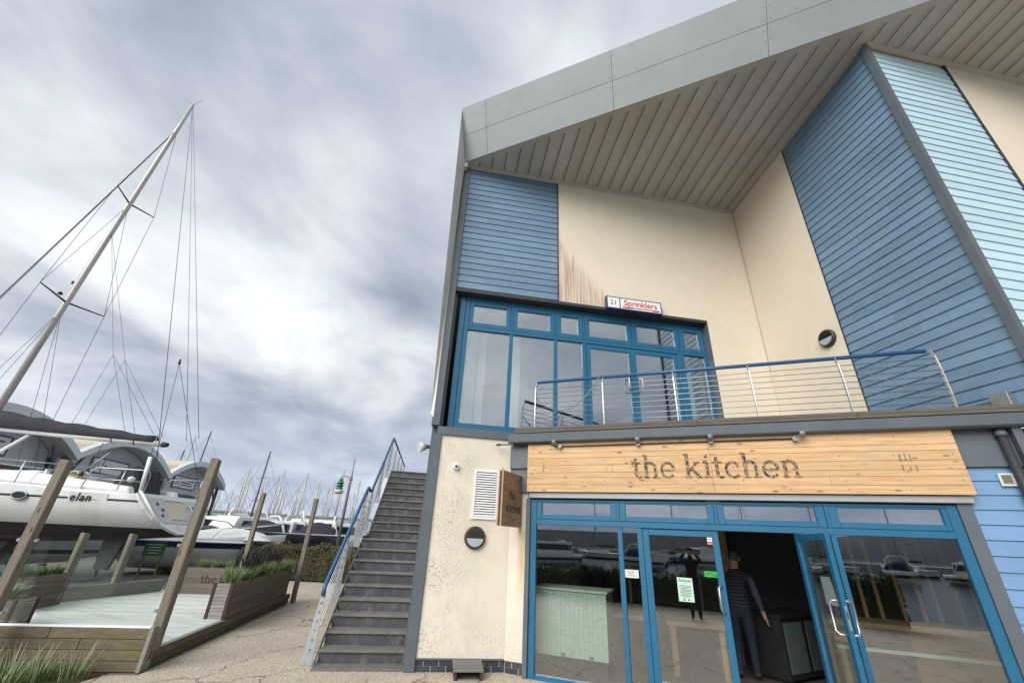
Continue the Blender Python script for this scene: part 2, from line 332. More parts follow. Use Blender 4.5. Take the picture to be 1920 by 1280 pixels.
class MB:
    def __init__(s, fr=W): s.v = []; s.f = []; s.mi = []; s.fr = fr; s.cur = 0; s.sm = False
    def add(s, pts, faces, raw=False):
        b = len(s.v)
        s.v += [tuple(p) if raw else tuple(s.fr.p(*p)) for p in pts]
        s.f += [tuple(i+b for i in f) for f in faces]; s.mi += [s.cur]*len(faces)
        return s
    def box(s, x0, x1, y0, y1, z0, z1):
        return s.add([(x0,y0,z0),(x1,y0,z0),(x1,y1,z0),(x0,y1,z0),(x0,y0,z1),(x1,y0,z1),(x1,y1,z1),(x0,y1,z1)],
                     [(0,3,2,1),(4,5,6,7),(0,1,5,4),(1,2,6,5),(2,3,7,6),(3,0,4,7)])
    def hexa(s, lo, hi):                        # lo, hi: lists of n points, prism between them
        n = len(lo)
        return s.add(list(lo)+list(hi), [tuple(range(n-1, -1, -1)), tuple(range(n, 2*n))]+[(i, (i+1) % n, n+(i+1) % n, n+i) for i in range(n)])
    def tube(s, pts, r, n=8, raw=False, cap=True):
        P = [V3(p) if raw else s.fr.p(*p) for p in pts]
        rs = r if isinstance(r, (list, tuple)) else [r]*len(P)
        ring = []; up = None
        for i, p in enumerate(P):
            t = (P[min(i+1, len(P)-1)] - P[max(i-1, 0)]).normalized()
            if up is None: up = V3((0, 0, 1)) if abs(t.z) < 0.9 else V3((1, 0, 0))
            a = t.cross(up).normalized(); b = a.cross(t).normalized(); up = b
            ring.append([p + (a*cos(2*pi*k/n) + b*sin(2*pi*k/n))*rs[i] for k in range(n)])
        vs = [q for rr in ring for q in rr]; fs = []
        for i in range(len(P)-1):
            for k in range(n): fs.append((i*n+k, i*n+(k+1) % n, (i+1)*n+(k+1) % n, (i+1)*n+k))
        if cap: fs += [tuple(range(n-1, -1, -1)), tuple(range((len(P)-1)*n, len(P)*n))]
        return s.add(vs, fs, raw=True)
    def lathe(s, prof, n=20, c=(0, 0), axis='z'):
        vs = []; fs = []
        for (r, h) in prof:
            for k in range(n):
                a = 2*pi*k/n; u, w = r*cos(a), r*sin(a)
                vs.append({'z': (c[0]+u, c[1]+w, h), 'y': (c[0]+u, h, c[1]+w), 'x': (h, c[0]+u, c[1]+w)}[axis])
        for i in range(len(prof)-1):
            for k in range(n): fs.append((i*n+k, i*n+(k+1) % n, (i+1)*n+(k+1) % n, (i+1)*n+k))
        fs += [tuple(range(n-1, -1, -1)), tuple(range((len(prof)-1)*n, len(prof)*n))]
        return s.add(vs, fs)
    def mesh(s, name, mats, smooth=False):
        me = bpy.data.meshes.new(name); me.from_pydata(s.v, [], s.f)
        for m in (mats if isinstance(mats, (list, tuple)) else [mats]): me.materials.append(MATS[m])
        if any(s.mi): me.polygons.foreach_set('material_index', s.mi)
        if smooth: me.polygons.foreach_set('use_smooth', [True]*len(me.polygons))
        me.validate(); me.update()
        return me
    def build(s, name, mats, parent=None, smooth=False, bevel=0.0, label=None):
        o = bpy.data.objects.new(name, s.mesh(name, mats, smooth)); COL.objects.link(o)
        if smooth:
            o.data.polygons.foreach_set('use_smooth', [len(p.vertices) <= 4 for p in o.data.polygons])
        if bevel:
            b = o.modifiers.new('bevel', 'BEVEL'); b.width = bevel; b.segments = 1; b.limit_method = 'ANGLE'
        if parent: attach(o, parent)
        if label: o['label'] = label
        return o
WL = {}
def wloc(o): return WL.get(o.name, V3((0, 0, 0)))
def attach(o, parent):                          # vertices are in world space; only empties carry a location
    o.parent = parent
    o.matrix_parent_inverse = Matrix.Translation(-wloc(parent))
def obj(name, me, parent=None, loc=None):
    o = bpy.data.objects.new(name, me); COL.objects.link(o)
    if loc: o.location = loc
    if parent: attach(o, parent)
    return o
def tag(o, label=None, cat=None, group=None, kind=None):
    for k, v in (('label', label), ('category', cat), ('group', group), ('kind', kind)):
        if v: o[k] = v
    return o
def thing(name, label, cat, loc=(0, 0, 0), group=None):
    o = bpy.data.objects.new(name, None); COL.objects.link(o)
    o.location = loc; o.empty_display_size = 0.2; WL[o.name] = V3(loc)
    return tag(o, label, cat, group)
def bx(name, mat, parent, fr, *a, bevel=0.0): return MB(fr).box(*a).build(name, mat, parent, bevel=bevel)
def local(name, label, cat, loc, rz, group=None):  # an empty with a rotation; children are built in its local space
    o = thing(name, label, cat, loc, group); o.rotation_euler = (0, 0, rz); return o
def kid(mb, name, mats, parent, smooth=False, bevel=0.0):
    o = mb.build(name, mats, None, smooth, bevel); o.parent = parent; return o
def copy_tree(o, parent=None):
    c = o.copy(); COL.objects.link(c); c.parent = parent
    if parent is not None: c.matrix_parent_inverse = o.matrix_parent_inverse.copy()
    for ch in list(o.children): copy_tree(ch, c)
    return c

def text_mesh(txt, size, name='lettering', align='LEFT', bold=0.0, depth=0.002, shear=0.0, spacing=1.0):
    cu = bpy.data.curves.new('t', 'FONT'); cu.body = txt; cu.size = size; cu.align_x = align
    cu.offset = bold; cu.extrude = depth; cu.shear = shear; cu.resolution_u = 3; cu.space_character = spacing
    o = bpy.data.objects.new('t', cu); COL.objects.link(o)
    dg = bpy.context.evaluated_depsgraph_get()
    me = bpy.data.meshes.new_from_object(o.evaluated_get(dg)); me.name = name
    bpy.data.objects.remove(o); bpy.data.curves.remove(cu)
    return me
def put_text(txt, size, fr, mat, parent, name='lettering', **kw):   # fr: x along the text, z up, y away from the reader
    me = text_mesh(txt, size, name, **kw)
    for v in me.vertices: v.co = fr.p(v.co.x, -v.co.z, v.co.y)
    me.materials.clear(); me.materials.append(MATS[mat]); me.update()
    o = bpy.data.objects.new(name, me); COL.objects.link(o)
    if parent: attach(o, parent)
    return o
# ------------------------------------------------------------------ ground, water, far land
def sheet(name, pts, z, mat):
    o = MB().add([(x, y, z) for x, y in pts], [tuple(range(len(pts)))]).build(name, mat); return tag(o, kind='structure')
land = [(90, -5.5), (90, 70), (-9, 70), (-11.5, 18.6), (-24, 19.2), (-44, 46), (-90, 70), (-90, -5.5)]
mb = MB(); mb.hexa([(x, y, -2.5) for x, y in land], [(x, y, -0.008) for x, y in land])
tag(mb.build('quay_ground', 'yard_ground'), kind='structure')
sheet('footpath', [(26, -4.2), (26, 16), (-6.0, 16), (-9.6, 15.6), (-16, 15.0), (-15.5, 13.0), (-10.9, 10.4), (-9.9, 9.75), (-6.85, 4.55), (-9.6, 3.0), (-12, -4.2)], 0.0, 'aggregate')
sheet('sea', [(-5000, -5000), (5000, -5000), (5000, 5000), (-5000, 5000)], -0.75, 'sea_water')

# ------------------------------------------------------------------ the building
BLD = thing('restaurant_building', 'two storey waterside building with blue cladding, cream render and grey overhanging roof', 'building', (0, 8, 0))
def ring(mb, x0, x1, z0, z1, w, y0, y1):
    mb.box(x0, x0+w, y0, y1, z0, z1).box(x1-w, x1, y0, y1, z0, z1)
    mb.box(x0+w, x1-w, y0, y1, z0, z0+w).box(x0+w, x1-w, y0, y1, z1-w, z1)
    return mb
SOF = lambda d_: 10.13 + 0.13*d_                # soffit height at distance d_ in front of wall A

# walls (frame FA: s along, off into the wall, z up)
w_up = MB(FA)
w_up.box(0.88, 5.83, 0.0, 0.3, 6.6, 10.4).box(4.46, 5.83, 0.0, 0.3, 3.6, 6.6).box(-1.38, 0.88, 0.03, 0.3, 6.6, 10.4)
w_up = w_up.build('upper_wall', 'render_wall', BLD)
w_lo = MB(FA).box(-1.31, 0.0, 0.0, 0.3, 0.15, 3.45)
w_lo.fr = W; w_lo.box(-2.806, -2.478, 7.187, 7.45, 0.15, 2.93)
w_lo = w_lo.build('lower_wall', 'render_stained', BLD)
# siding board with a small lap: profile tilts out at its foot
def board(fr, x0, x1, z0, h, mat, parent, out=0.0, y=0.0):
    lo, hi = z0 + 0.004, z0 + h
    mb = MB(fr)
    mb.add([(x0, y-0.026, lo), (x1, y-0.026, lo), (x1, y, lo), (x0, y, lo), (x0, y-0.010, hi), (x1, y-0.010, hi), (x1, y, hi), (x0, y, hi)],
           [(0,3,2,1),(4,5,6,7),(0,1,5,4),(1,2,6,5),(2,3,7,6),(3,0,4,7)])
    return mb.build('siding_board', mat, parent)
PITCH = 0.168
z = 6.62; k = 0
while z < 10.1:
    cut = random.uniform(-1.0, .6)
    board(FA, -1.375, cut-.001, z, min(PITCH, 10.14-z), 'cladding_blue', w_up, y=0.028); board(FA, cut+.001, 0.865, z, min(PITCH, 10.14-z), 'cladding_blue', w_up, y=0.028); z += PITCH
bx('cladding_trim', 'trim_dark', w_up, FA, 0.866, 0.882, -0.022, 0.0, 6.6, 10.13)
bx('corner_trim', 'trim_grey', w_up, FA, -1.52, -1.378, -0.03, 0.12, 3.62, 10.15)
# wall C: towards the camera, cream then blue boards
w_c = MB(FC).box(0.012, 3.98, 0.03, 0.3, 3.55, 10.70)
w_c = w_c.build('side_wall', 'render_wall', BLD)
bx('render_panel', 'render_wall', w_c, FC, 0.014, 1.855, 0.0, 0.03, 3.58, 10.36)
bx('cladding_trim', 'trim_dark', w_c, FC, 1.857, 1.874, -0.004, 0.03, 3.58, 10.38)
z = 3.62
while z < 10.62:
    cut = random.uniform(2.3, 3.6)
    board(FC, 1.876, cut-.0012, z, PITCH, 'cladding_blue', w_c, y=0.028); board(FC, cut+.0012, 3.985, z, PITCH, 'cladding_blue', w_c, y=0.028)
    z += PITCH
bx('corner_trim', 'trim_grey', w_c, FC, 3.987, 4.09, -0.04, 0.06, 3.3, SOF(4.05)-0.01)
# wall D: parallel to A, in front; pale boards then cream
FD = Fr(CO + CD*4.05, A0, NA)
w_d = MB(FD).box(0.02, 9.0, 0.03, 0.3, 3.3, 10.68).build('front_wall', 'render_wall', BLD)
z = 3.34
while z < 10.5:
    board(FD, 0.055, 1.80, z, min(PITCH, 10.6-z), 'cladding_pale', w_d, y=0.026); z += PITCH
bx('cladding_trim', 'trim_dark', w_d, FD, 1.802, 1.83, -0.02, 0.03, 3.3, 10.64)
bx('render_panel', 'render_wall', w_d, FD, 1.832, 9.0, 0.0, 0.03, 3.3, 10.64)
bx('wall_base', 'trim_grey', w_d, FD, 0.0, 9.0, 0.0, 0.9, 3.14, 3.295)
# gable side, hidden core and back
core = MB(FA)
core.box(-1.5, -1.32, 0.13, 12.0, 0.0, 10.3).box(-1.32, 12.0, 11.8, 12.0, 0.0, 10.3)
core.build('gable_wall', 'trim_grey', BLD)
bx('corner_post', 'trim_grey', BLD, FA, -1.46, -1.315, -0.035, 0.125, 0.0, 3.45)
bx('floor_band', 'trim_grey', BLD, FA, -1.40, 0.6, -0.035, 0.2, 3.452, 3.60)
bx('window_head', 'trim_dark', w_up, FA, -1.376, 4.456, 0.0, 0.29, 6.53, 6.598)
bx('window_reveal', 'trim_grey', w_up, FA, 4.44, 4.458, 0.0, 0.29, 3.6, 6.53)
# canted metal fin at the gable end
FY = 6.27
ftop = V3((0.09, -0.58, 1.18))              # fascia slope from foot to top edge
fx = lambda x, t: V3((x, FY, 10.14 + 0.067*(x+4.04))) + ftop*t
fb = V3((-4.04, 6.27, 10.14)); ft = fx(-4.04, 1.0)
g0 = FA.p(-1.50, -0.04, 3.75); g1 = FA.p(-1.56, -0.02, 3.82); g2 = FA.p(-1.545, -0.04, 10.1)
fin = MB()
fin.hexa([tuple(ft), tuple(fb), tuple(g2), tuple(g0), tuple(g1)], [tuple(p + NA*0.35 + A0*0.04) for p in (ft, fb, g2, g0, g1)])
fin.build('gable_fin', 'fin_metal', BLD)
bx('fin_corner', 'fin_metal', BLD, FA, -1.58, -1.46, -.16, .10, 10.0, 10.16)
# soffit: one metal strip per seam
RIB = 0.307; s0 = -1.47
def frontd(s): return (K.y - FY - 0.0 + 0.5135*s)/0.858
i = 0; s = s0
while s < 12.5:
    a, b = s, s + RIB
    d0a = 0.0 if b < 5.85 else 4.02
    if a < 5.83 < b: d0a = 4.02 if b > 5.95 else 0.0
    e0, e1 = frontd(a), frontd(b)
    if e1 > d0a + 0.02:
        e0 = max(e0, d0a + 0.01)
        P = lambda s_, d_, dz=0.0: (s_, -d_, SOF(d_) + dz)
        m = MB(FA)
        m.hexa([P(a+0.013, d0a), P(a+0.013, e0), P(b-0.013, e1), P(b-0.013, d0a)], [P(a+0.013, d0a, .03), P(a+0.013, e0, .03), P(b-0.013, e1, .03), P(b-0.013, d0a, .03)])
        so = m.build('soffit_panel', 'soffit_metal', BLD)
        m = MB(FA)                              # open seam beside the strip
        m.hexa([P(b-0.013, d0a+0.06, .014), P(b-0.013, e1-0.16, .014), P(b+0.013, e1-0.14, .014), P(b+0.013, d0a+0.06, .014)], [P(b-0.013, d0a+.06, .03), P(b-0.013, e1-.16, .03), P(b+0.013, e1-.14, .03), P(b+0.013, d0a+.06, .03)])
        m.build('soffit_seam', 'soffit_seam', so)
        m = MB(FA)                              # thin dark strip drawn in as the shadow line of a raised batten
        if e1 - .18 > d0a + .08:
            m.hexa([P(b-.062, d0a+.06, -.003), P(b-.062, e1-.17, -.003), P(b-.056, e1-.17, -.003), P(b-.056, d0a+.06, -.003)], [P(b-.062, d0a+.06, .004), P(b-.062, e1-.17, .004), P(b-.056, e1-.17, .004), P(b-.056, d0a+.06, .004)])
            m.build('batten_shadow_line', 'soffit_seam', so)
        m = MB(FA)
        m.hexa([P(b-0.013, e1-0.16, 0.002), P(b-0.013, e1, 0.002), P(b+0.013, e1+0.02, 0.002), P(b+0.013, e1-0.14, 0.002)], [P(b-0.013, e1-.16, .03), P(b-0.013, e1, .03), P(b+0.013, e1+.02, .03), P(b+0.013, e1-.14, .03)])
        m.build('soffit_edge', 'soffit_metal', so)
    s += RIB
# edge angle along the wall heads
for fr_, x0, x1, d_ in ((FA, -1.47, 5.83, 0.0), (FD, 0.0, 9.0, 4.05)):
    m = MB(fr_); m.hexa([(x0, 0.0, SOF(d_)-.03), (x1, 0.0, SOF(d_)-.03), (x1, -0.09, SOF(d_+.09)-.012), (x0, -0.09, SOF(d_+.09)-.012)],
                        [(x0, 0.0, SOF(d_)+.01), (x1, 0.0, SOF(d_)+.01), (x1, -0.09, SOF(d_+.09)+.01), (x0, -0.09, SOF(d_+.09)+.01)])
    m.build('soffit_trim', 'soffit_metal', BLD)
m = MB(FC); m.hexa([(0, -.05, SOF(0)-.02), (4.05, -.05, SOF(4.05)-.02), (4.05, 0, SOF(4.05)-.02), (0, 0, SOF(0)-.02)], [(0, -.05, SOF(0)), (4.05, -.05, SOF(4.05)), (4.05, 0, SOF(4.05)), (0, 0, SOF(0))])
m.build('soffit_trim', 'soffit_metal', BLD)
# roof deck above
m = MB(FA)
rp = [(-1.5, 0.2), (-1.5, 12.0), (13.0, 12.0), (13.0, -frontd(13.0)), (-1.5, -frontd(-1.5))]
m.hexa([(a, b, SOF(-b)+0.05) for a, b in rp], [(a, b, SOF(-b)+0.35) for a, b in rp]); m.build('roof', 'fascia_metal', BLD)
# canted fascia, panels in two rows with dark joints behind
m = MB()
lo = [fx(-4.03, 0.0), fx(12.0, 0.0), fx(12.0, 1.0), fx(-4.03, 1.0)]
m.hexa([tuple(p + V3((0, .02, .012))) for p in lo], [tuple(p + V3((0, .25, .12))) for p in lo]); fbk = m.build('fascia', 'trim_dark', BLD)
nrm = V3((0.0, -0.896, -0.444))
joints = [-4.04, -3.42, -0.41, 2.60, 5.6, 8.6, 12.0]
for r0, r1 in ((0.0, 0.485), (0.492, 1.0)):
    for j0, j1 in zip(joints[:-1], joints[1:]):
        q = [fx(j0+.004, r0), fx(j1-.004, r0), fx(j1-.004, r1), fx(j0+.004, r1)]
        m = MB(); m.hexa([tuple(p + nrm*0.012) for p in q], [tuple(p + V3((0, .02, .012))) for p in q])
        pn = m.build('fascia_panel', 'fascia_metal', BLD)
        spots = []
        if r0 > 0.3: spots += [(j0 + (j1-j0)*u, r0+0.06) for u in (([.06, .5, .94] if j1-j0 < 1 else [.02, .17, .33, .5, .66, .83, .98]))]
        spots += [(j0+.05, r1-0.1), (j1-.05, r1-0.1), (j0+.05, (r0+r1)/2), (j1-.05, (r0+r1)/2)]
        for (xx, tt) in spots:
            if xx > 7: continue
            c = fx(xx, tt) + nrm*0.013
            e1 = V3((1, 0, 0)); e2 = ftop.normalized()
            MB(Fr(c, e1, e2, nrm)).hexa([(.010*cos(a_), .010*sin(a_), -.004) for a_ in [i_*pi/3 for i_ in range(6)]], [(.008*cos(a_), .008*sin(a_), .004) for a_ in [i_*pi/3 for i_ in range(6)]]).build('rivet', 'rust_dot', pn)

# brick plinth along the cream wall
plinth = MB(FA).box(-1.31, 0.0, 0.012, 0.28, 0.0, 0.148)
plinth.fr = W; plinth.box(-2.80, -2.476, 7.2, 7.45, 0.0, 0.148)
plinth = plinth.build('plinth', 'mortar', BLD)
for fr_, a0, a1, oy in ((FA, -1.305, -0.004, 0.0), (W, -2.79, -2.48, 7.189)):
    for row in range(2):
        x = a0 - (0.11 if row else 0)
        while x < a1:
            xa, xb = max(x, a0)+.005, min(x+0.215, a1)-.005
            if xb - xa > 0.03: bx('brick', 'brick_dark', plinth, fr_, xa, xb, oy, oy+.03, .006+row*.072, .070+row*.072, bevel=.003)
            x += 0.225
bx('sill_trim', 'trim_grey', plinth, FA, -1.31, 0.0, -0.02, 0.01, 0.149, 0.170)

# ------------------------------------------------------------------ upper glazing
WY0, WY1 = 0.20, 0.27
m = MB(FA)
m.box(-1.24, -1.13, WY0-.02, WY1, 3.64, 6.50).box(-1.125, -1.03, WY0, WY1, 3.75, 6.43).box(4.37, 4.438, WY0, WY1, 3.75, 6.43)
m.box(-1.125, 4.438, WY0-.015, WY1, 3.64, 3.748).box(-1.125, 4.438, WY0, WY1, 6.432, 6.52)
UW = m.build('upper_window', 'frame_blue', BLD, bevel=.004)
for a, b in ((-0.14, -0.06), (0.83, 0.91), (1.47, 1.555), (3.70, 3.86)):
    bx('mullion', 'frame_blue', UW, FA, a, b, WY0-.01, WY1, 3.75, 5.738, bevel=.004)
bx('transom', 'frame_blue', UW, FA, -1.028, 4.368, WY0-.012, WY1, 5.74, 5.815, bevel=.004)
tp = [(-0.94, -0.23), (0.02, 0.75), (1.0, 1.39), (1.65, 2.53), (2.78, 3.69), (3.94, 4.29)]
for i, (a, b) in enumerate(tp):
    lo_ = -1.026 if i == 0 else (tp[i-1][1]+a)/2 + .022
    hi_ = 4.366 if i == 5 else (b+tp[i+1][0])/2 - .022
    m = MB(FA); m.box(lo_, a, WY0-.004, WY1-.01, 5.82, 6.428).box(b, hi_, WY0-.004, WY1-.01, 5.82, 6.428)
    m.box(a, b, WY0-.004, WY1-.01, 5.82, 5.92).box(a, b, WY0-.004, WY1-.01, 6.34, 6.428)
    sh = m.build('toplight_frame', 'frame_blue', UW, bevel=.006)
    bx('pane', 'upper_glass', UW, FA, a+.001, b-.001, WY0+.03, WY0+.042, 5.921, 6.339)
    if i < 5:
        c = (b+tp[i+1][0])/2; bx('mullion', 'frame_blue', UW, FA, c-.02, c+.02, WY0-.012, WY1, 5.817, 6.430)
for a, b in ((-1.028, -0.14), (-0.06, 0.83), (0.91, 1.47), (3.86, 4.368)):
    bx('pane', 'upper_glass', UW, FA, a+.001, b-.001, WY0+.03, WY0+.042, 3.749, 5.739)
for a, b, ga, gb in ((1.565, 2.612, 1.655, 2.53), (2.618, 3.69, 2.70, 3.60)):
    m = MB(FA); m.box(a, ga, WY0, WY0+.055, 3.76, 5.73).box(gb, b, WY0, WY0+.055, 3.76, 5.73).box(ga, gb, WY0, WY0+.055, 5.63, 5.73).box(ga, gb, WY0, WY0+.055, 3.76, 3.95)
    dr = m.build('balcony_door', 'frame_blue', BLD, bevel=.004)
    bx('pane', 'upper_glass', dr, FA, ga+.001, gb-.001, WY0+.02, WY0+.032, 3.951, 5.629)
    c = 2.56 if a < 2 else 2.66; o_ = -0.0
    pts = [(c, WY0, 4.74), (c, WY0-.07, 4.74), (c+(.0), WY0-.085, 4.77), (c, WY0-.085, 4.99), (c, WY0-.07, 5.02), (c, WY0, 5.02)]
    sgn = -1 if a < 2 else 1
    pts = [(p[0] + sgn*(-1)*0 + sgn*0.10*(1 if p[1] < WY0-.01 else 0), p[1], p[2]) for p in pts]
    MB(FA).tube(pts, 0.014, 8).build('door_handle', 'steel', dr, smooth=True)
# room behind the upper glazing
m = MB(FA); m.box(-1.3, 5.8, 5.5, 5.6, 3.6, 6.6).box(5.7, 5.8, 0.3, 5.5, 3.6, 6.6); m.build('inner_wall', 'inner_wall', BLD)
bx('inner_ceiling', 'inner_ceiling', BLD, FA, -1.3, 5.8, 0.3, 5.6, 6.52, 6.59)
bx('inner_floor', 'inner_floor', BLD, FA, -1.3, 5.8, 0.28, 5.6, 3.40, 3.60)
for a, b, c in ((-0.95, -0.76, .75), (-0.72, -0.56, .75), (0.02, 0.22, .8), (4.05, 4.17, .5)):
    bx('blind', 'column_white', BLD, FA, a, b, c, c+.04, 3.62, 6.4)

# ------------------------------------------------------------------ shopfront
SY, SY2 = 7.11, 7.18
m = MB(); m.box(-2.40, -2.302, SY, SY2, 0.0, 2.43).box(3.052, 3.16, SY, SY2, 0.0, 2.43).box(-2.302, 3.052, SY, SY2, 2.40, 2.43)
m.box(-2.302, -0.70, SY-.01, SY2, 0.0, 0.055).box(1.45, 3.052, SY-.01, SY2, 0.0, 0.055)
SF = m.build('shopfront', 'frame_blue', BLD, bevel=.004)
bx('transom', 'frame_blue', SF, W, -2.30, 3.05, SY-.012, SY2, 2.045, 2.125, bevel=.004)
for a, b in ((-0.99, -0.92), (-0.70, -0.625), (1.385, 1.45), (1.765, 1.825)):
    bx('mullion', 'frame_blue', SF, W, a, b, SY-.006, SY2, 0.057, 2.043, bevel=.004)
tl = [(-2.21, -1.08), (-0.85, 0.31), (0.54, 1.66), (1.91, 3.0)]
for i, (a, b) in enumerate(tl):
    lo_ = -2.30 if i == 0 else (tl[i-1][1]+a)/2 + .02
    hi_ = 3.05 if i == 3 else (b+tl[i+1][0])/2 - .02
    m = MB(); m.box(lo_, a, SY, SY2-.01, 2.128, 2.398).box(b, hi_, SY, SY2-.01, 2.128, 2.398).box(a, b, SY, SY2-.01, 2.128, 2.20).box(a, b, SY, SY2-.01, 2.38, 2.398)
    m.build('toplight_frame', 'frame_blue', SF, bevel=.005)
    bx('pane', 'upper_glass', SF, W, a+.001, b-.001, SY+.03, SY+.042, 2.201, 2.379)
    if i < 3:
        c = (b+tl[i+1][0])/2; bx('mullion', 'frame_blue', SF, W, c-.018, c+.018, SY-.012, SY2, 2.127, 2.399)
for a, b in ((-2.302, -0.99), (-0.92, -0.70), (1.45, 1.765), (1.825, 3.052)):
    bx('pane', 'shop_glass', SF, W, a+.001, b-.001, SY+.03, SY+.042, 0.056, 2.044)
def leaf(fr, w, lock, hz0=1.05, hz1=1.36, label=None):   # fr.x from hinge to lock edge, fr.y through the leaf (0 outside face)
    m = MB(fr); m.box(0, .09, 0, .05, .015, 2.035).box(w-.085, w, 0, .05, .015, 2.035).box(.09, w-.085, 0, .05, 1.955, 2.035).box(.09, w-.085, 0, .05, .015, .20)
    d_ = m.build('entrance_door', 'frame_blue', BLD, bevel=.004)
    if label: d_['label'] = label
    bx('pane', 'shop_glass', d_, fr, .091, w-.086, .018, .03, .201, 1.954)
    for sg in (-1, 1):
        y0 = 0.0 if sg < 0 else .05
        c = w - .045
        pts = [(c, y0, hz0), (c-.02, y0+sg*.06, hz0), (c-.05, y0+sg*.085, hz0+.03), (c-.05, y0+sg*.085, hz1-.03), (c-.02, y0+sg*.06, hz1), (c, y0, hz1)]
        MB(fr).tube(pts, .0125, 8).build('door_handle', 'steel', d_, smooth=True)
    if lock:
        bx('lock_plate', 'steel', d_, fr, w, w+.003, .015, .035, 1.10, 1.32)
        bx('lock_case', 'black_plastic', d_, fr, w+.003, w+.005, .020, .030, 1.20, 1.27)
    return d_
leaf(Fr((-0.622, SY+.005, 0), (1, 0, 0), (0, 1, 0)), 1.035, False, label='closed left leaf of the entrance doors')
od = V3((0.137, -0.990, 0)).normalized()
FL = Fr((1.388, SY-.012, 0), od, (-0.990, -0.137, 0))
door_open = leaf(FL, 0.95, True, label='open right leaf of the entrance doors')
# stickers and notices on the glass are things of their own
def notice(name, label, cat, x0, x1, z0, z1, mat, y=SY+.012, lines=()):
    t_ = thing(name, label, cat, ((x0+x1)/2, y, z0))
    bx('sheet', mat, t_, W, x0, x1, y, y+.002, z0, z1)
    for (txt, size, zz, m_, bold) in lines:
        put_text(txt, size, Fr(((x0+x1)/2, y-.0008, zz)), m_, t_, align='CENTER', bold=bold, depth=.0004)
    return t_
notice('dog_notice', 'white dog friendly establishment notice on the narrow glass pane', 'notice', -0.925, -0.725, 1.375, 1.478, 'paper', y=SY+.022,
       lines=(('* DOG *', .038, 1.440, 'ink', .0006), ('FRIENDLY', .022, 1.418, 'ink', .0004), ('ESTABLISHMENT', .020, 1.394, 'ink', .0004)))
po = notice('welcome_poster', 'pale green welcome poster with lines of small print on the door glass', 'poster', -0.205, -0.005, 1.135, 1.425, 'paper_green', y=SY+.012,
       lines=(('Welcome', .042, 1.375, 'ink', .0008), ('to', .02, 1.350, 'ink', 0)))
for i in range(9):
    wdt = (.15, .16, .12, .155, .14, .16, .11, .15, .09)[i]
    bx('print_line', 'stripe_grey', po, W, -0.105-wdt/2, -0.105+wdt/2, SY+.0112, SY+.0118, 1.325-i*.017, 1.331-i*.017)
for sx in (-.03, .03): bx('print_block', 'stripe_grey', po, W, -.105+sx-.01, -.105+sx+.01, SY+.0112, SY+.0118, 1.15, 1.17)
st = notice('smoking_notice', 'small red and white notice in the top corner of the door glass', 'notice', 0.262, 0.325, 1.862, 1.955, 'paper', y=SY+.012)
bx('red_panel', 'sign_pink', st, W, .264, .323, SY+.0110, SY+.0118, 1.864, 1.902)
MB(Fr((.2935, SY+.0112, 1.93), (1, 0, 0), (0, 1, 0))).box(-.018, .018, -.0006, 0, -.004, .004).build('symbol', 'ink', st)
gs = notice('rating_sticker', 'bright green rectangular sticker beside the door handle', 'sticker', 0.165, 0.325, 1.455, 1.525, 'sign_green', y=SY+.012)
for zz in (1.500, 1.478): bx('print_line', 'ink', gs, W, .175, .285, SY+.0110, SY+.0118, zz, zz+.007)
MB(Fr((.306, SY+.0112, 1.478), (1, 0, 0), (0, 1, 0))).lathe([(.011, -.0006), (.011, 0)], 12, axis='y').build('symbol', 'ink', gs)
pp = thing('paper_notice', 'curled white paper taped to the open door leaf', 'paper', tuple(FL.p(.5, -.01, 1.2)))
m = MB(FL)
N_ = 8
vs = [(.40 + .21*i/N_, -.004 - .05*sin(pi*i/N_*.5)**2*0.4 - .03*(j == 0)*(i/N_), 1.28 + .29*j) for j in (0, 1) for i in range(N_+1)]
m.add(vs + [(a, b-.001, c) for a, b, c in vs], [(i, i+1, N_+2+i, N_+1+i) for i in range(N_)] + [(2*(N_+1)+i+1, 2*(N_+1)+i, 3*(N_+1)+i, 3*(N_+1)+i+1) for i in range(N_)])
m.build('sheet', 'paper', pp)

# surround
bx('reveal', 'trim_grey', SF, W, -2.474, -2.403, 7.07, 7.30, 0.0, 2.448, bevel=.003)
bx('reveal', 'trim_grey', SF, W, 3.163, 3.305, 7.09, 7.30, 0.0, 2.448, bevel=.003)
lw = MB(); lw.box(-2.80, 8.0, 7.12, 7.3, 2.55, 3.34)
lw = lw.build('lintel_wall', 'trim_grey', BLD)
bx('lintel_panel', 'trim_grey', lw, W, -2.80, -2.2, 7.075, 7.118, 2.94, 3.34)
bx('lintel_panel', 'trim_grey', lw, W, 3.0, 4.6, 7.075, 7.118, 2.885, 3.34)
bx('flashing', 'fascia_metal', lw, W, -2.42, 3.33, 7.045, 7.20, 2.452, 2.535, bevel=.004)
ws = MB().box(3.307, 8.0, 7.13, 7.3, 0.0, 2.548).build('shop_side_wall', 'trim_grey', BLD)
z = 0.03
while z < 2.86:
    board(W, 3.308, 8.0, z, min(PITCH, 2.88-z), 'cladding_low', ws, y=7.128); z += PITCH
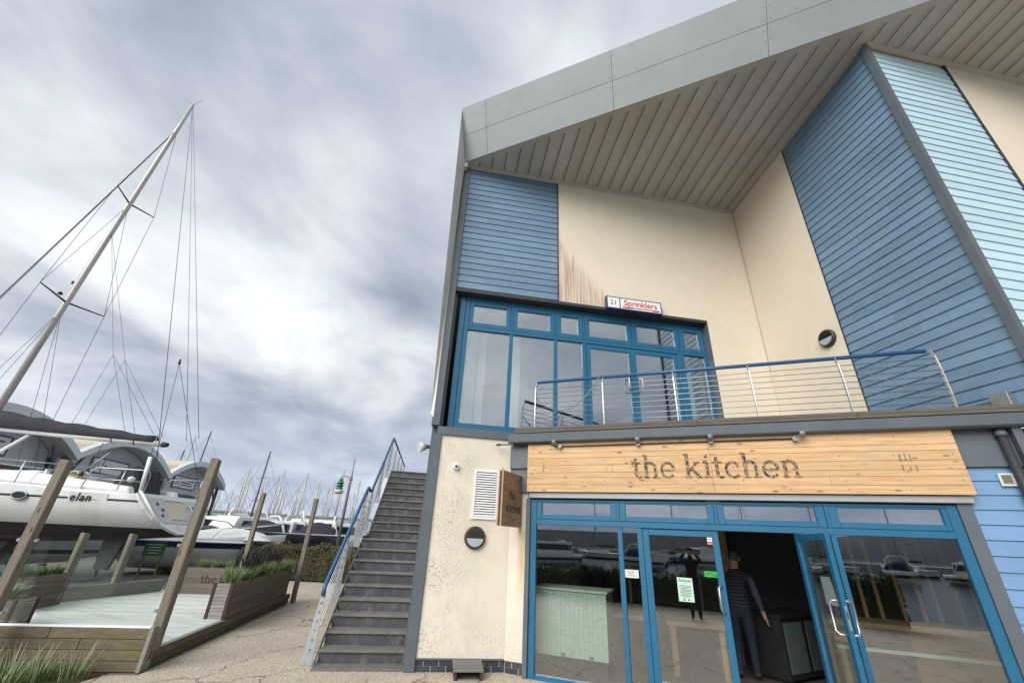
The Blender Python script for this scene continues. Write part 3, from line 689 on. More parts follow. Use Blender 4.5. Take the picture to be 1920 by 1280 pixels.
# terrace slab, fascia and timber edge
ts = MB(); tp_ = [(-2.70, 6.96), (4.10, 6.96), tuple(FC.p(3.75, 0, 0))[:2], tuple(CO)[:2], (-2.76, 7.22)]
ts.hexa([(a, b, 3.345) for a, b in tp_], [(a, b, 3.585) for a, b in tp_]); ts = ts.build('terrace', 'cap_wood', BLD)
m = MB(); pr = [(6.90, 3.365), (6.885, 3.50), (6.955, 3.515), (6.955, 3.345), (6.93, 3.345)]
m.hexa([(-2.79, a, b) for a, b in pr], [(4.6, a, b) for a, b in pr]); m.build('terrace_fascia', 'trim_grey', BLD, bevel=.003)
for x0, x1 in ((-2.66, 0.35), (0.354, 2.4), (2.404, 4.14)):
    for z0, z1, yy in ((3.52, 3.565, 6.915), (3.569, 3.618, 6.925)): bx('edge_plank', 'cap_wood', ts, W, x0, x1, yy, yy+.12, z0, z1, bevel=.004)
# downpipes and vent on the right
dp = thing('downpipe', 'pair of dark grey downpipes fixed to the blue boarding below the terrace', 'pipe', (3.86, 7.0, 0))
MB().tube([(3.83, 7.02, 3.36), (3.83, 7.02, 0.02)], .046, 12).build('pipe', 'trim_dark', dp, smooth=True)
MB().tube([(3.83, 7.02, 3.30), (3.83, 7.02, 3.24)], .058, 12).build('collar', 'trim_grey', dp, smooth=True)
bx('square_pipe', 'trim_grey', dp, W, 3.93, 4.02, 6.98, 7.07, 0.02, 3.345)
vt = thing('wall_vent', 'small cream square vent set in the blue boarding', 'vent', (3.74, 7.1, 2.66))
m = MB(); ring(m, 3.66, 3.80, 2.655, 2.805, .022, 7.075, 7.10); m.build('frame', 'counter_top', vt)
for i in range(6): bx('louvre', 'planter_grey', vt, W, 3.683, 3.777, 7.082, 7.10, 2.68+i*.018, 2.691+i*.018)
bxo = thing('terrace_box', 'grey metal box standing at the end of the terrace by the blue wall', 'box', (4.0, 7.02, 3.62))
m = MB(FC); m.box(3.52, 3.72, -.10, -.02, 3.60, 3.79); m.build('case', 'galvanised', bxo, bevel=.006)
m = MB(FC); m.box(3.20, 3.515, -.08, -.02, 3.60, 3.72); m.build('duct', 'trim_grey', bxo, bevel=.006)
# interior of the shop
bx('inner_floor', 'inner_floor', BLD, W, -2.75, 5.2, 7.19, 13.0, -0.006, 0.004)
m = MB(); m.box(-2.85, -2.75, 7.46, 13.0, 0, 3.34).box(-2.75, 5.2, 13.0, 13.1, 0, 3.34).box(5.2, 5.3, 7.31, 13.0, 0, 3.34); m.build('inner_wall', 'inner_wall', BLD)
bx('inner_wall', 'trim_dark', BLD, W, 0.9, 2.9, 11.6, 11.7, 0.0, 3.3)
ct = thing('tiled_counter', 'pale green tiled counter with a white top behind the window', 'counter', (-1.8, 7.7, 0))
bx('body', 'tile_grout', ct, W, -2.42, -1.27, 7.47, 8.1, 0.24, 1.10)
bx('kick', 'trim_dark', ct, W, -2.40, -1.30, 7.52, 8.05, 0.005, 0.238)
bx('top', 'counter_top', ct, W, -2.44, -1.25, 7.44, 8.12, 1.102, 1.135, bevel=.004)
tw, th_ = .0715, .27
for c in range(16):
    zz = 0.245 - (.135 if c % 2 else 0) + (.05 if c % 3 == 0 else 0)
    while zz < 1.09:
        a_, b_ = max(zz, .245)+.002, min(zz+th_, 1.098)-.002
        if b_-a_ > .02: bx('tile', 'tile_green', ct, W, -2.418+c*tw+.0015, -2.418+(c+1)*tw-.0015, 7.462, 7.469, a_, b_)
        zz += th_
for nm, lb, x, y, rz_ in (('wooden_table', 'low wooden table with a thick top just inside the door glass', -0.05, 8.75, .1), ('wooden_table', 'wooden table inside beyond the tiled counter', -1.05, 8.9, -.1)):
    t_ = local(nm, lb, 'table', (x, y, 0), rz_)
    kid(MB().box(-.45, .45, -.3, .3, .66, .73), 'top', 'inner_wood', t_, bevel=.006)
    for sx in (-.36, .36): kid(MB().box(sx-.04, sx+.04, -.24, .24, .004, .66), 'leg', 'inner_wood', t_)
sc_ = thing('slat_screen', 'timber screen of upright posts standing on the counter behind the right window', 'screen', (2.6, 9.0, 0))
for i, x in enumerate((2.05, 2.2, 2.42, 2.62, 2.9, 3.14, 3.32, 3.58, 3.8)):
    bx('upright', 'inner_wood', sc_, W, x, x+.045, 9.0, 9.05, .96, 2.3)
bx('rail', 'inner_wood', sc_, W, 1.95, 4.1, 8.98, 9.07, 2.3, 2.38)
cb = thing('window_counter', 'long wooden counter with a brown panel behind the right window', 'counter', (2.8, 8.7, 0))
bx('top', 'inner_wood', cb, W, 1.8, 4.2, 8.45, 9.2, .90, .955)
bx('panel', 'inner_brown', cb, W, 2.75, 4.1, 8.6, 8.65, .01, .898)
bx('panel', 'trim_dark', cb, W, 1.85, 2.74, 8.6, 8.65, .01, .898)
bx('foot_rail', 'tile_green', cb, W, 1.82, 4.1, 8.40, 8.44, .62, .66)
fg = local('fridge_counter', 'black counter fridge with pale glass doors inside the doorway', 'fridge', (1.62, 9.35, 0), rad(52))
kid(MB().box(-.65, .65, 0, .6, .06, .86), 'body', 'black_plastic', fg)
kid(MB().box(-.68, .68, -.03, .62, .86, .90), 'top', 'black_plastic', fg)
for a in (-.60, .03): kid(MB().box(a, a+.52, -.012, -.002, .14, .80), 'door', 'fridge_glass', fg)
for a in (-.6, .55): kid(MB().box(a, a+.05, .02, .58, .004, .06), 'foot', 'black_plastic', fg)
ip = thing('interior_post', 'pale timber post just inside the entrance behind the man', 'post', (0.62, 9.9, 0))
bx('shaft', 'inner_wood', ip, W, 0.46, 0.70, 9.9, 10.1, 0.004, 3.33)
ip2 = thing('interior_post', 'brown timber door post inside beside the open door leaf', 'post', (1.75, 8.6, 0))
bx('shaft', 'inner_brown', ip2, W, 1.72, 1.80, 8.6, 8.75, 0.004, 3.33)
# ------------------------------------------------------------------ stroke lettering for the carved sign
def arc(cx, cy, rx, ry, a0, a1, n=12): return [(cx + rx*cos(rad(a0+(a1-a0)*i/n)), cy + ry*sin(rad(a0+(a1-a0)*i/n))) for i in range(n+1)]
T_, B_, S_ = 0.20, 0.10, 0.085                  # stem, bowl hairline, serif
LET = {
 't': (0.62, [([(0.26, 1.3), (0.26, 0.2)], T_), (arc(0.44, 0.2, 0.18, 0.16, 180, 330, 7), 0.13), ([(0.0, 0.97), (0.56, 0.97)], S_)]),
 'h': (1.06, [([(0.24, 1.52), (0.24, 0.04)], T_), ([(0.04, 1.50), (0.26, 1.50)], S_), ([(0.06, 0.04), (0.44, 0.04)], S_), (arc(0.52, 0.66, 0.28, 0.32, 170, 0, 10) + [(0.80, 0.04)], 0.17), ([(0.62, 0.04), (1.02, 0.04)], S_)]),
 'e': (0.92, [(arc(0.46, 0.5, 0.38, 0.46, 0, 320, 22), 0.15), ([(0.12, 0.5), (0.84, 0.5)], S_)]),
 'k': (1.06, [([(0.24, 1.52), (0.24, 0.04)], T_), ([(0.04, 1.50), (0.26, 1.50)], S_), ([(0.06, 0.04), (0.44, 0.04)], S_), ([(0.32, 0.46), (0.80, 0.95)], 0.11), ([(0.46, 0.56), (0.88, 0.05)], T_*0.9), ([(0.60, 0.97), (0.98, 0.97)], S_), ([(0.68, 0.04), (1.06, 0.04)], S_)]),
 'i': (0.52, [([(0.26, 0.98), (0.26, 0.04)], T_), ([(0.06, 0.96), (0.28, 0.96)], S_), ([(0.06, 0.04), (0.48, 0.04)], S_), ([(0.26, 1.26), (0.26, 1.46)], 0.20)]),
 'c': (0.88, [(arc(0.48, 0.5, 0.38, 0.46, 42, 318, 20), 0.15), ([(0.76, 0.66), (0.76, 0.92)], 0.12)]),
 'n': (1.06, [([(0.24, 0.98), (0.24, 0.04)], T_), ([(0.04, 0.96), (0.26, 0.96)], S_), ([(0.06, 0.04), (0.44, 0.04)], S_), (arc(0.52, 0.66, 0.28, 0.32, 170, 0, 10) + [(0.80, 0.04)], 0.17), ([(0.62, 0.04), (1.02, 0.04)], S_)]),
}
def word(txt, xh, fr, mat, parent, depth=.0025, gap=0.04, fit=None):
    adv = sum((LET[c][0] + gap) if c != ' ' else 0.45 for c in txt)*xh
    kx = fit/adv if fit else 1.0
    x = 0.0
    for ch in txt:
        if ch == ' ': x += .45*xh*kx; continue
        w, strokes = LET[ch]; m = MB(fr)
        for si, (pts, wd) in enumerate(strokes):
            yy = -depth - .0004*si
            L = []; R = []
            for i, p in enumerate(pts):
                a = pts[max(i-1, 0)]; b = pts[min(i+1, len(pts)-1)]
                dx, dy = b[0]-a[0], b[1]-a[1]; l = math.hypot(dx, dy) or 1
                nx, ny = -dy/l*wd/2, dx/l*wd/2
                L.append((x + (p[0]+nx)*xh*kx, yy, (p[1]+ny)*xh)); R.append((x + (p[0]-nx)*xh*kx, yy, (p[1]-ny)*xh))
            n = len(pts); vs = L + R
            bk = [(a_, 0.0, c_) for a_, _, c_ in vs]
            fs = [(i, i+1, n+i+1, n+i) for i in range(n-1)]
            fs += [(i+1, i, 2*n+i, 2*n+i+1) for i in range(n-1)] + [(n+i, n+i+1, 3*n+i+1, 3*n+i) for i in range(n-1)] + [(0, n, 3*n, 2*n), (2*n-1, n-1, 3*n-1, 4*n-1)]
            m.add(vs + bk, fs)
        m.build('letter', mat, parent)
        x += (w + gap)*xh*kx

# the long timber sign over the shopfront
SG = thing('timber_sign', 'long pale timber board sign reading the kitchen above the shop doors', 'sign', (0.4, 7.03, 2.53))
bx('backing', 'cap_wood', SG, W, -2.44, 3.33, 7.022, 7.044, 2.545, 3.34)
rows = [3.345, 3.165, 3.085, 2.965, 2.845, 2.765, 2.655, 2.540]
random.seed(21)
for i, (z1, z0) in enumerate(zip(rows[:-1], rows[1:])):
    cuts = [-2.445, 0.46 + random.uniform(-.004, .004), 3.355]
    cuts += {1: [], 2: [-2.16], 3: [-.99], 5: [1.9], 6: []}.get(i, [])
    cuts.sort()
    for a, b in zip(cuts[:-1], cuts[1:]):
        dy = random.uniform(0, .003)
        bx('plank', 'sign_wood', SG, W, a+.0015, b-.0015, 7.0-dy, 7.0215, z0+.002, z1-.0015, bevel=.0015)
word('the kitchen', 0.232, Fr((-0.69, 6.9955, 2.752)), 'letter_char', SG, fit=2.30)
for x0, z0, w_, h_ in ((2.72, 2.95, .022, .09), (2.76, 2.96, .05, .018), (2.78, 2.98, .016, .07), (2.83, 2.95, .014, .085), (2.86, 2.985, .05, .014), (2.72, 2.83, .014, .06), (2.76, 2.82, .03, .014), (2.80, 2.83, .012, .055), (2.86, 2.825, .014, .07), (-2.16, 2.86, .012, .1), (-2.14, 2.93, .03, .012)):
    bx('char_mark', 'letter_faint', SG, W, x0, x0+w_, 6.9945, 6.9965, z0, z0+h_)
for i_, x in enumerate([-2.35 + .63*j for j in range(10)]):
    for z_ in (2.60, 2.71, 2.90, 3.03, 3.27): MB(Fr((x + .05*sin(7*i_+z_*20), 6.9965, z_))).lathe([(.007, 0), (.006, -.0025)], 6, axis='y').build('screw_head', 'rust_dot', SG)
# projecting sign
PS = thing('projecting_sign', 'weathered brown timber hanging sign reading the kitchen beside the vent', 'sign', (-2.6, 6.8, 1.98))
fps = Fr((-2.575, 7.15, 0), V3((-0.065, -0.74, 0)).normalized(), V3((-0.74, 0.065, 0)).normalized())   # x towards the camera
for i, (z0, z1) in enumerate(((1.985, 2.25), (2.252, 2.53), (2.532, 2.81))):
    bx('board', 'sign_wood_old', PS, fps, 0.02, .74, -.0, .028, z0, z1-.001, bevel=.003)
    bx('board', 'sign_edge', PS, fps, 0.02, .74, .062, .09, z0, z1-.001, bevel=.003)
bx('core', 'trim_dark', PS, fps, -0.01, .725, .029, .061, 2.0, 2.80)
bx('end_cap', 'sign_edge', PS, fps, .741, .746, .002, .026, 1.985, 2.81)
bx('end_cap', 'sign_edge', PS, fps, .741, .746, .064, .088, 1.985, 2.81)
ftx = Fr(fps.p(.64, 0, 0), -fps.x, fps.y)
word('the', .085, Fr(ftx.p(.12, -.001, 2.40), ftx.x, ftx.y), 'ink', PS, fit=.26)
word('kitchen', .085, Fr(ftx.p(.03, -.001, 2.20), ftx.x, ftx.y), 'ink', PS, fit=.54)
MB(fps).tube([(.70, .045, 2.80), (.70, .045, 2.85)], .008, 6).build('hook', 'rust_dot', PS)
# number sign above the balcony doors
NS = thing('shop_sign', 'white sign with blue rim reading 21 Sprinklers above the balcony windows', 'sign', tuple(FA.p(2.62, -.1, 6.53)))
fns = Fr(FA.p(1.955, -.12, 6.52), A0, NA)
bx('rim', 'sign_navy', NS, fns, 0, 1.32, 0, .10, 0, .315, bevel=.006)
bx('face', 'white_paint', NS, fns, .03, .305, -.004, 0, .03, .285)
bx('face', 'white_paint', NS, fns, .33, 1.29, -.004, 0, .03, .285)
put_text('21', .17, Fr(fns.p(.168, -.0045, .10), A0, NA), 'sign_navy', NS, align='CENTER', depth=.001)
put_text('Sprinklers', .205, Fr(fns.p(.81, -.0045, .115), A0, NA), 'sign_red', NS, align='CENTER', bold=.0035, depth=.001, spacing=.97)
bx('underline', 'sign_red', NS, fns, .37, 1.25, -.0055, -.0042, .058, .082)
bx('underline', 'trim_dark', NS, fns, .38, .62, -.0055, -.0042, .046, .057)
bx('underline', 'trim_dark', NS, fns, 1.08, 1.25, -.0055, -.0042, .046, .057)
# spotlights over the sign
pipe = thing('conduit', 'dark conduit running along the top of the timber sign', 'pipe', (0, 6.97, 3.3))
MB().tube([(-2.98, 6.93, 3.33), (-2.78, 6.97, 3.335), (-2.05, 6.975, 3.33), (-1.93, 6.978, 3.275), (1.62, 6.978, 3.285)], .011, 6).build('tube', 'trim_dark', pipe, smooth=True)
MB().box(-3.02, -2.95, 6.91, 6.95, 3.31, 3.345).build('end_clip', 'rust_dot', pipe)
for i, (x, lb) in enumerate(((-1.85, 'grey spotlight above the bare left end of the timber sign'), (-0.56, 'grey spotlight above the first letters of the timber sign'), (0.50, 'grey spotlight above the joint in the middle of the timber sign'), (1.60, 'grey spotlight above the last letters of the timber sign'))):
    sp_ = thing('spotlight', lb, 'spotlight', (x, 6.96, 3.27), 'spotlights over the timber sign')
    dx = -.09 if i == 0 else (.09 if i == 3 else 0.0)
    MB().lathe([(.034, 6.93), (.034, 6.985)], 12, c=(x, 3.275), axis='y').build('base', 'galvanised', sp_, smooth=True)
    MB().tube([(x, 6.94, 3.28), (x+dx*.5, 6.915, 3.31), (x+dx, 6.90, 3.325)], .010, 6).build('arm', 'galvanised', sp_, smooth=True)
    MB().tube([(x+dx-.01, 6.905, 3.30), (x+dx+.005, 6.87, 3.365)], [.034, .042], 12).build('head', 'galvanised', sp_, smooth=True)

# ------------------------------------------------------------------ balcony railing
RL = thing('balcony_railing', 'balcony railing with blue handrail, curved steel posts and thin wires', 'railing', (0.6, 7.0, 3.62))
RY = 7.0
MB().tube([(-2.30, RY+.05, 4.50), (3.46, RY+.05, 4.47)], .030, 12).build('handrail', 'rail_blue', RL, smooth=True)
def postpts(x): return [(x, RY-.02, 3.60), (x, RY-.035, 3.8), (x, RY-.035, 4.15), (x, RY-.015, 4.36), (x, RY+.045, 4.475)]
for x in (-2.31, -1.08, 0.09, 1.21, 2.38, 3.50):
    m = MB(); P_ = postpts(x)
    for a, b in zip(P_[:-1], P_[1:]): m.hexa([(a[0]-.007, a[1]-.024, a[2]), (a[0]+.007, a[1]-.024, a[2]), (a[0]+.007, a[1]+.024, a[2]), (a[0]-.007, a[1]+.024, a[2])],
                                            [(b[0]-.007, b[1]-.024, b[2]), (b[0]+.007, b[1]-.024, b[2]), (b[0]+.007, b[1]+.024, b[2]), (b[0]-.007, b[1]+.024, b[2])])
    po_ = m.build('post', 'steel', RL)
    bx('foot', 'galvanised', po_, W, x-.05, x+.05, RY-.06, RY+.03, 3.601, 3.620)
for i in range(8):
    zz = 3.70 + i*.092
    yy = RY-.03 if i < 6 else RY-.015 + (i-6)*.02
    MB().tube([(-2.31, yy, zz), (3.50, yy, zz-.01)], .0055, 6).build('wire', 'steel', RL, smooth=True)
ch = thing('chain', 'pale rope hanging in a loop between two balcony railing posts', 'rope', (-1.7, 7.0, 4.0))
MB().tube([(-2.31+1.23*t_/10, RY+.02, 4.17 - .28*(1-((t_-4.3)/4.3)**2) + .20*(t_/10)**2) if t_ < 9 else (-2.31+1.23*t_/10, RY+.02, 4.17+.20*(t_/10)**2 - .28*(1-((t_-4.3)/4.3)**2)) for t_ in range(11)], .009, 6).build('strand', 'galvanised', ch, smooth=True)
# wall lamps
def bulkhead(fr, r, label, tilt=0.0):           # fr: origin on the wall, y into wall
    t_ = thing('wall_lamp', label, 'lamp', tuple(fr.p(0, -.05, -r)), 'round bulkhead lamps')
    c, s_ = cos(tilt), sin(tilt)
    f2 = Fr(fr.o, fr.x*c + fr.z*s_, fr.y, fr.z*c - fr.x*s_)
    m = MB(f2); m.lathe([(r, 0.0), (r, -.035), (r*.94, -.06), (r*.80, -.072), (r*.78, -.060)], 32, axis='y'); m.build('rim', 'lamp_bronze', t_, smooth=True)
    def half(z0, z1, yy, rr):
        pts = []
        n = 16
        for i in range(n+1):
            zq = z0 + (z1-z0)*i/n; pts.append((math.sqrt(max(rr*rr - zq*zq, 0)), zq))
        return pts
    h = half(-r*.775, -.012, 0, r*.78); m = MB(f2)
    poly = [(x_, -.078, z_) for x_, z_ in h] + [(-x_, -.078, z_) for x_, z_ in reversed(h)]
    m.hexa(poly, [(a, -.058, b) for a, _, b in poly]); m.build('lens', 'lamp_lens', t_)
    for i in range(5):
        z0 = .004 + i*r*.145; x_ = math.sqrt(max((r*.79)**2 - (z0+r*.05)**2, .0001))
        MB(f2).hexa([(-x_, -.080, z0), (x_, -.080, z0), (x_, -.058, z0), (-x_, -.058, z0)], [(-x_*.97, -.066, z0+r*.115), (x_*.97, -.066, z0+r*.115), (x_*.97, -.058, z0+r*.115), (-x_*.97, -.058, z0+r*.115)]).build('louvre', 'lamp_bronze', t_)
bulkhead(Fr(FA.p(-0.575, 0, 1.80), A0, NA), .175, 'round brown bulkhead lamp under the white louvred vent')
bulkhead(Fr(FC.p(1.56, 0, 5.57), -CD*-1, A0), .175, 'round brown bulkhead lamp on the upper cream wall above the balcony rail', tilt=0.0)
# louvred vent and camera
vg = thing('louvre_vent', 'white metal louvred vent on the cream wall', 'vent', tuple(FA.p(-.44, 0, 2.09)))
m = MB(FA); ring(m, -.665, -.215, 2.085, 2.895, .042, -.028, -.001); m.build('frame', 'white_paint', vg, bevel=.003)
bx('void', 'trim_dark', vg, FA, -.622, -.258, -.004, -.001, 2.128, 2.852)
for i in range(18):
    z0 = 2.134 + i*.040
    MB(FA).hexa([(-.621, -.026, z0), (-.259, -.026, z0), (-.259, -.022, z0), (-.621, -.022, z0)], [(-.621, -.008, z0+.026), (-.259, -.008, z0+.026), (-.259, -.004, z0+.026), (-.621, -.004, z0+.026)]).build('slat', 'white_paint', vg)
cc = thing('dome_camera', 'small white dome security camera high on the stained cream wall', 'camera', tuple(FA.p(-1.0, -.05, 2.86)))
fcc = Fr(FA.p(-1.0, 0, 2.91), A0, NA)
MB(fcc).lathe([(.062, 0), (.062, -.02), (.052, -.035), (.048, -.06), (.03, -.085)], 20, axis='y').build('body', 'white_paint', cc, smooth=True)
MB(fcc).lathe([(.024, -.08), (.022, -.094), (.01, -.098)], 14, axis='y').build('lens', 'black_plastic', cc, smooth=True)
fl = thing('wall_floodlight', 'small pale floodlight on the gable edge above the stair head', 'lamp', tuple(FA.p(-1.6, .6, 3.3)))
fgf = Fr(FA.p(-1.50, .7, 3.35), -A0, NA)
MB(fgf).box(0, .10, -.04, .04, -.03, .03).build('arm', 'trim_dark', fl); MB(fgf).tube([(.10, 0, 0), (.22, -.05, -.03)], [.06, .10], 12).build('head', 'counter_top', fl, smooth=True)
# wooden step at the foot of the wall
stp = thing('wooden_step', 'small slatted wooden step at the foot of the cream wall', 'step', tuple(FA.p(-.55, -.25, 0)))
for i in range(4): bx('slat', 'step_tread', stp, FA, -.77, -.34, -.42+i*.104, -.42+i*.104+.098, .10+.012*i, .125+.012*i, bevel=.003)
for a in (-.75, -.39): MB(FA).hexa([(a, -.40, 0.001), (a+.03, -.40, 0.001), (a+.03, -.01, 0.001), (a, -.01, 0.001)], [(a, -.40, .098), (a+.03, -.40, .098), (a+.03, -.01, .130), (a, -.01, .130)]).build('bearer', 'planter_trim', stp)

# ------------------------------------------------------------------ outside staircase
FS = Fr((-5.34, 6.05, 0), A0, NA)
ST = thing('outside_stairs', 'steel outside staircase with blue handrail climbing beside the building', 'staircase', (-5.0, 7.0, 0))
WID = 1.33; G_, R_ = .28, .187
def flight(run0, z0, n, first):
    for k in range(n):
        y0 = run0 + k*G_
        bx('riser', 'step_riser', ST, FS, .012, WID-.012, y0+.03, y0+.038, z0+k*R_+.002, z0+(k+1)*R_-.034)
        bx('tread', 'step_tread', ST, FS, .012, WID-.012, y0-.004, y0+G_+.028, z0+(k+1)*R_-.033, z0+(k+1)*R_, bevel=.004)
bx('tread', 'step_tread', ST, FS, .0, WID, -.30, .028, .002, .022, bevel=.004)
flight(.0, .0, 9, True); LZ = 9*R_
bx('landing', 'step_riser', ST, FS, .0, WID, 9*G_+.03, 3.20, LZ-.06, LZ-.002)
flight(3.20, LZ, 10, False); TZ = LZ + 10*R_
bx('walkway', 'step_riser', ST, FS, .0, WID, 3.20+10*G_+.03, 12.5, TZ-.14, TZ-.002)
for x in (-.014, WID+.002):
    m = MB(FS)
    for (ya, za, yb, zb) in ((-.14, -.0, 9*G_, LZ), (9*G_, LZ, 3.18, LZ), (3.18, LZ, 3.2+10*G_, TZ), (3.2+10*G_, TZ, 12.5, TZ)):
        lo = .26 if za != zb else .2
        m.hexa([(x, ya, max(za-lo, .002)), (x+.012, ya, max(za-lo, .002)), (x+.012, yb, max(zb-lo, .004)), (x, yb, max(zb-lo, .004))], [(x, ya, za+.05), (x+.012, ya, za+.05), (x+.012, yb, zb+.05), (x, yb, zb+.05)])
    m.build('stringer', 'galvanised', ST)
RX = -.13
rail = [(RX, .18, .86), (RX, .20, .98), (RX, .30, 1.07), (RX, 2.75, 2.70), (RX, 2.9, 2.76), (RX, 3.1, 2.72)]
MB(FS).tube(rail, .033, 12).build('handrail', 'rail_blue', ST, smooth=True)
MB(FS).tube([(RX, 3.1, 2.72), (RX, 3.35, 2.72), (RX, 3.55, 2.80), (RX, 6.25, 4.62), (RX, 6.4, 4.66), (RX, 12.4, 4.62)], .033, 12).build('handrail', 'rail_blue', ST, smooth=True)
def rz(run): return LZ*min(run, 9*G_)/(9*G_) if run < 3.2 else (LZ + (run-3.2)/G_*R_ if run < 3.2+10*G_ else TZ)
for run in (.0, 1.30, 2.62, 3.45, 4.75, 6.1, 7.6, 9.1, 10.6, 12.1):
    b_ = rz(max(run, 0)) - (.18 if run > .1 else -.003); tz = rz(run) + (.90 if run < .1 else (.98 if 3.2 > run > 2.5 or run > 5.9 else .93)); le = .22 if run < .1 else .12
    w_ = .085 if run < .1 else .06
    m = MB(FS); m.hexa([(RX-w_, run-.007, b_), (RX+w_, run-.007, b_), (RX+w_, run+.007, b_), (RX-w_, run+.007, b_)], [(RX-.03, run+le-.007, tz), (RX+.03, run+le-.007, tz), (RX+.03, run+le+.007, tz), (RX-.03, run+le+.007, tz)])
    ps_ = m.build('post', 'galvanised', ST)
    for j in range(6):
        f_ = .18 + j*.13; MB(FS).box(RX-.009, RX+.009, run+le*f_-.008, run+le*f_+.012, b_+(tz-b_)*f_, b_+(tz-b_)*f_+.022).build('clip', 'trim_dark', ps_)
for j in range(6):
    o_ = .16 + j*.125; q = (.22*o_, .22*o_)
    MB(FS).tube([(RX, q[0]*.9, o_*.98), (RX, 9*G_+.1, LZ+o_), (RX, 3.25, LZ+o_), (RX, 6.1, TZ+o_), (RX, 12.3, TZ+o_)], .0055, 6).build('wire', 'steel', ST, smooth=True)
for yy in (2.85, 6.3, 9.2, 12.2):
    for x in (.04, WID-.14): bx('support_post', 'galvanised', ST, FS, x, x+.1, yy-.05, yy+.05, 0.0, (LZ if yy < 3 else TZ)-.145 - (0 if yy > 3 else -.08))
# ------------------------------------------------------------------ timber deck beside the path
DZ = 0.22
EDir = V3((-0.515, 0.857, 0)).normalized(); EOut = V3((EDir.y, -EDir.x, 0))
FE = Fr((-6.93, 4.62, 0), EDir, -EOut)          # x along the right edge, y into the deck
FWl = Fr((-6.93, 4.62, 0), -A0, EDir)           # x along the front wall, y into the deck
DK = thing('timber_deck', 'raised pale timber deck enclosed by posts, glass and planters', 'deck', (-9.5, 7, 0))
random.seed(3)
y = .10
while y < 6.2:
    bx('deck_board', 'deck_wood', DK, FWl, .09, 3.8 if y > 3.9 else 5.0, y, y+.134, DZ-.028, DZ + random.uniform(-.002, .002), bevel=.004); y += .14
bx('edge_beam', 'sleeper_wood', DK, FE, 0.06, 6.35, 0.0, .085, .115, .212, bevel=.006)
bx('edge_beam', 'sleeper_wood', DK, FE, 0.06, 6.35, 0.02, .10, .002, .112, bevel=.006)
bx('edge_trim', 'planter_grey', DK, FE, 0.06, 2.3, .0, .06, .214, .226)
bx('joist', 'trim_dark', DK, FE, .2, 6.2, .12, .2, .002, .19)
FRW = thing('sleeper_wall', 'low mossy wall of stacked timber boards along the front of the deck', 'wall', (-9, 4.5, 0))
for i in range(4):
    a = .055
    cuts = [a] + [a + u for u in ((.95, 2.3), (1.5, 3.4), (.8, 2.9), (1.2, 3.1))[i]] + [5.0]
    for c0, c1 in zip(cuts[:-1], cuts[1:]):
        bx('sleeper', 'sleeper_wood', FRW, FWl, c0+.002, c1-.002, random.uniform(0, .008), .075, .002+i*.119, .117+i*.119, bevel=.006)
bx('corner_board', 'planter_grey', FRW, FWl, 0.0, .052, -.03, .16, .002, .51, bevel=.004)
bx('cap', 'white_paint', FRW, FWl, .055, 5.0, .02, .12, .480, .497, bevel=.003)
def post(x, y, z0, z1, w, label, rz=0.0, lean=0.0):
    t_ = local('wooden_post', label, 'post', (x, y, z0), rz, 'weathered posts round the deck')
    h = z1-z0; m = MB(); a = w/2
    m.hexa([(-a, -a, 0), (a, -a, 0), (a, a, 0), (-a, a, 0)], [(-a+lean, -a, h), (a+lean, -a, h-.01), (a+lean, a, h-.03), (-a+lean, a, h-.015)])
    kid(m, 'shaft', 'post_wood', t_, bevel=.012)
    return t_
p_r = post(-7.02, 4.72, DZ, 2.78, .125, 'tall weathered square post rising from the corner of the sleeper wall', AN)
kid(MB().box(-.03, .03, .10, .16, .0, 2.1), 'batten', 'post_wood', p_r)
p_l = post(-8.33, 3.46, DZ, 2.56, .125, 'tall weathered square post in front of the yacht portlight', AN)
for t_, sx in ((p_l, (-.13, .13)), (p_r, (-.13,))):
    for s_ in sx:
        for zz in (1.28, .45): kid(MB().lathe([(.022, -.02), (.022, .02)], 12, c=(s_*.8, zz), axis='y'), 'glass_clip', 'galvanised', t_, smooth=True)
post(-9.62, 7.90, DZ, 2.58, .10, 'weathered post standing among the dark flax plants', .5)
post(-10.12, 10.12, 0.0, 2.64, .115, 'weathered post at the far end of the long planter by the hedge', .5)
post(-12.3, 6.0, 0.0, 1.52, .13, 'short post at the back of the deck seen through the glass near the flax', .1)
post(-12.5, 7.05, 0.0, 1.52, .13, 'short post at the back of the deck seen through the glass near the rudder', .1)
def glass(label, fr, x0, x1, y0, z0, z1):
    t_ = thing('glass_screen', label, 'glass panel', tuple(fr.p((x0+x1)/2, y0, z0)))
    bx('pane', 'screen_glass', t_, fr, x0, x1, y0, y0+.012, z0, z1)
    return t_
glass('clear glass panel between the two tall front posts of the deck', FWl, .16, 1.58, .15, .50, 1.53)
glass('clear glass panel running off beyond the tall post behind the small grass planter', FWl, 1.80, 4.9, .15, .50, 1.53)
FB = Fr((-12.3, 6.0, 0), V3((-.19, .98, 0)), V3((.98, .19, 0)))
glass('clear glass panel at the back of the deck below the yacht stern', FB, .09, .98, 0, .52, 1.42)
glass('clear glass panel at the back of the deck next to the rear planter', FB, -1.6, -.09, 0, .52, 1.42)
kb = thing('timber_kerb', 'plain pale timber kerb along the back of the deck', 'kerb', (-12.2, 7, DZ))
bx('beam', 'planter_grey', kb, FB, -.1, 2.25, .02, .11, DZ, .49, bevel=.006)
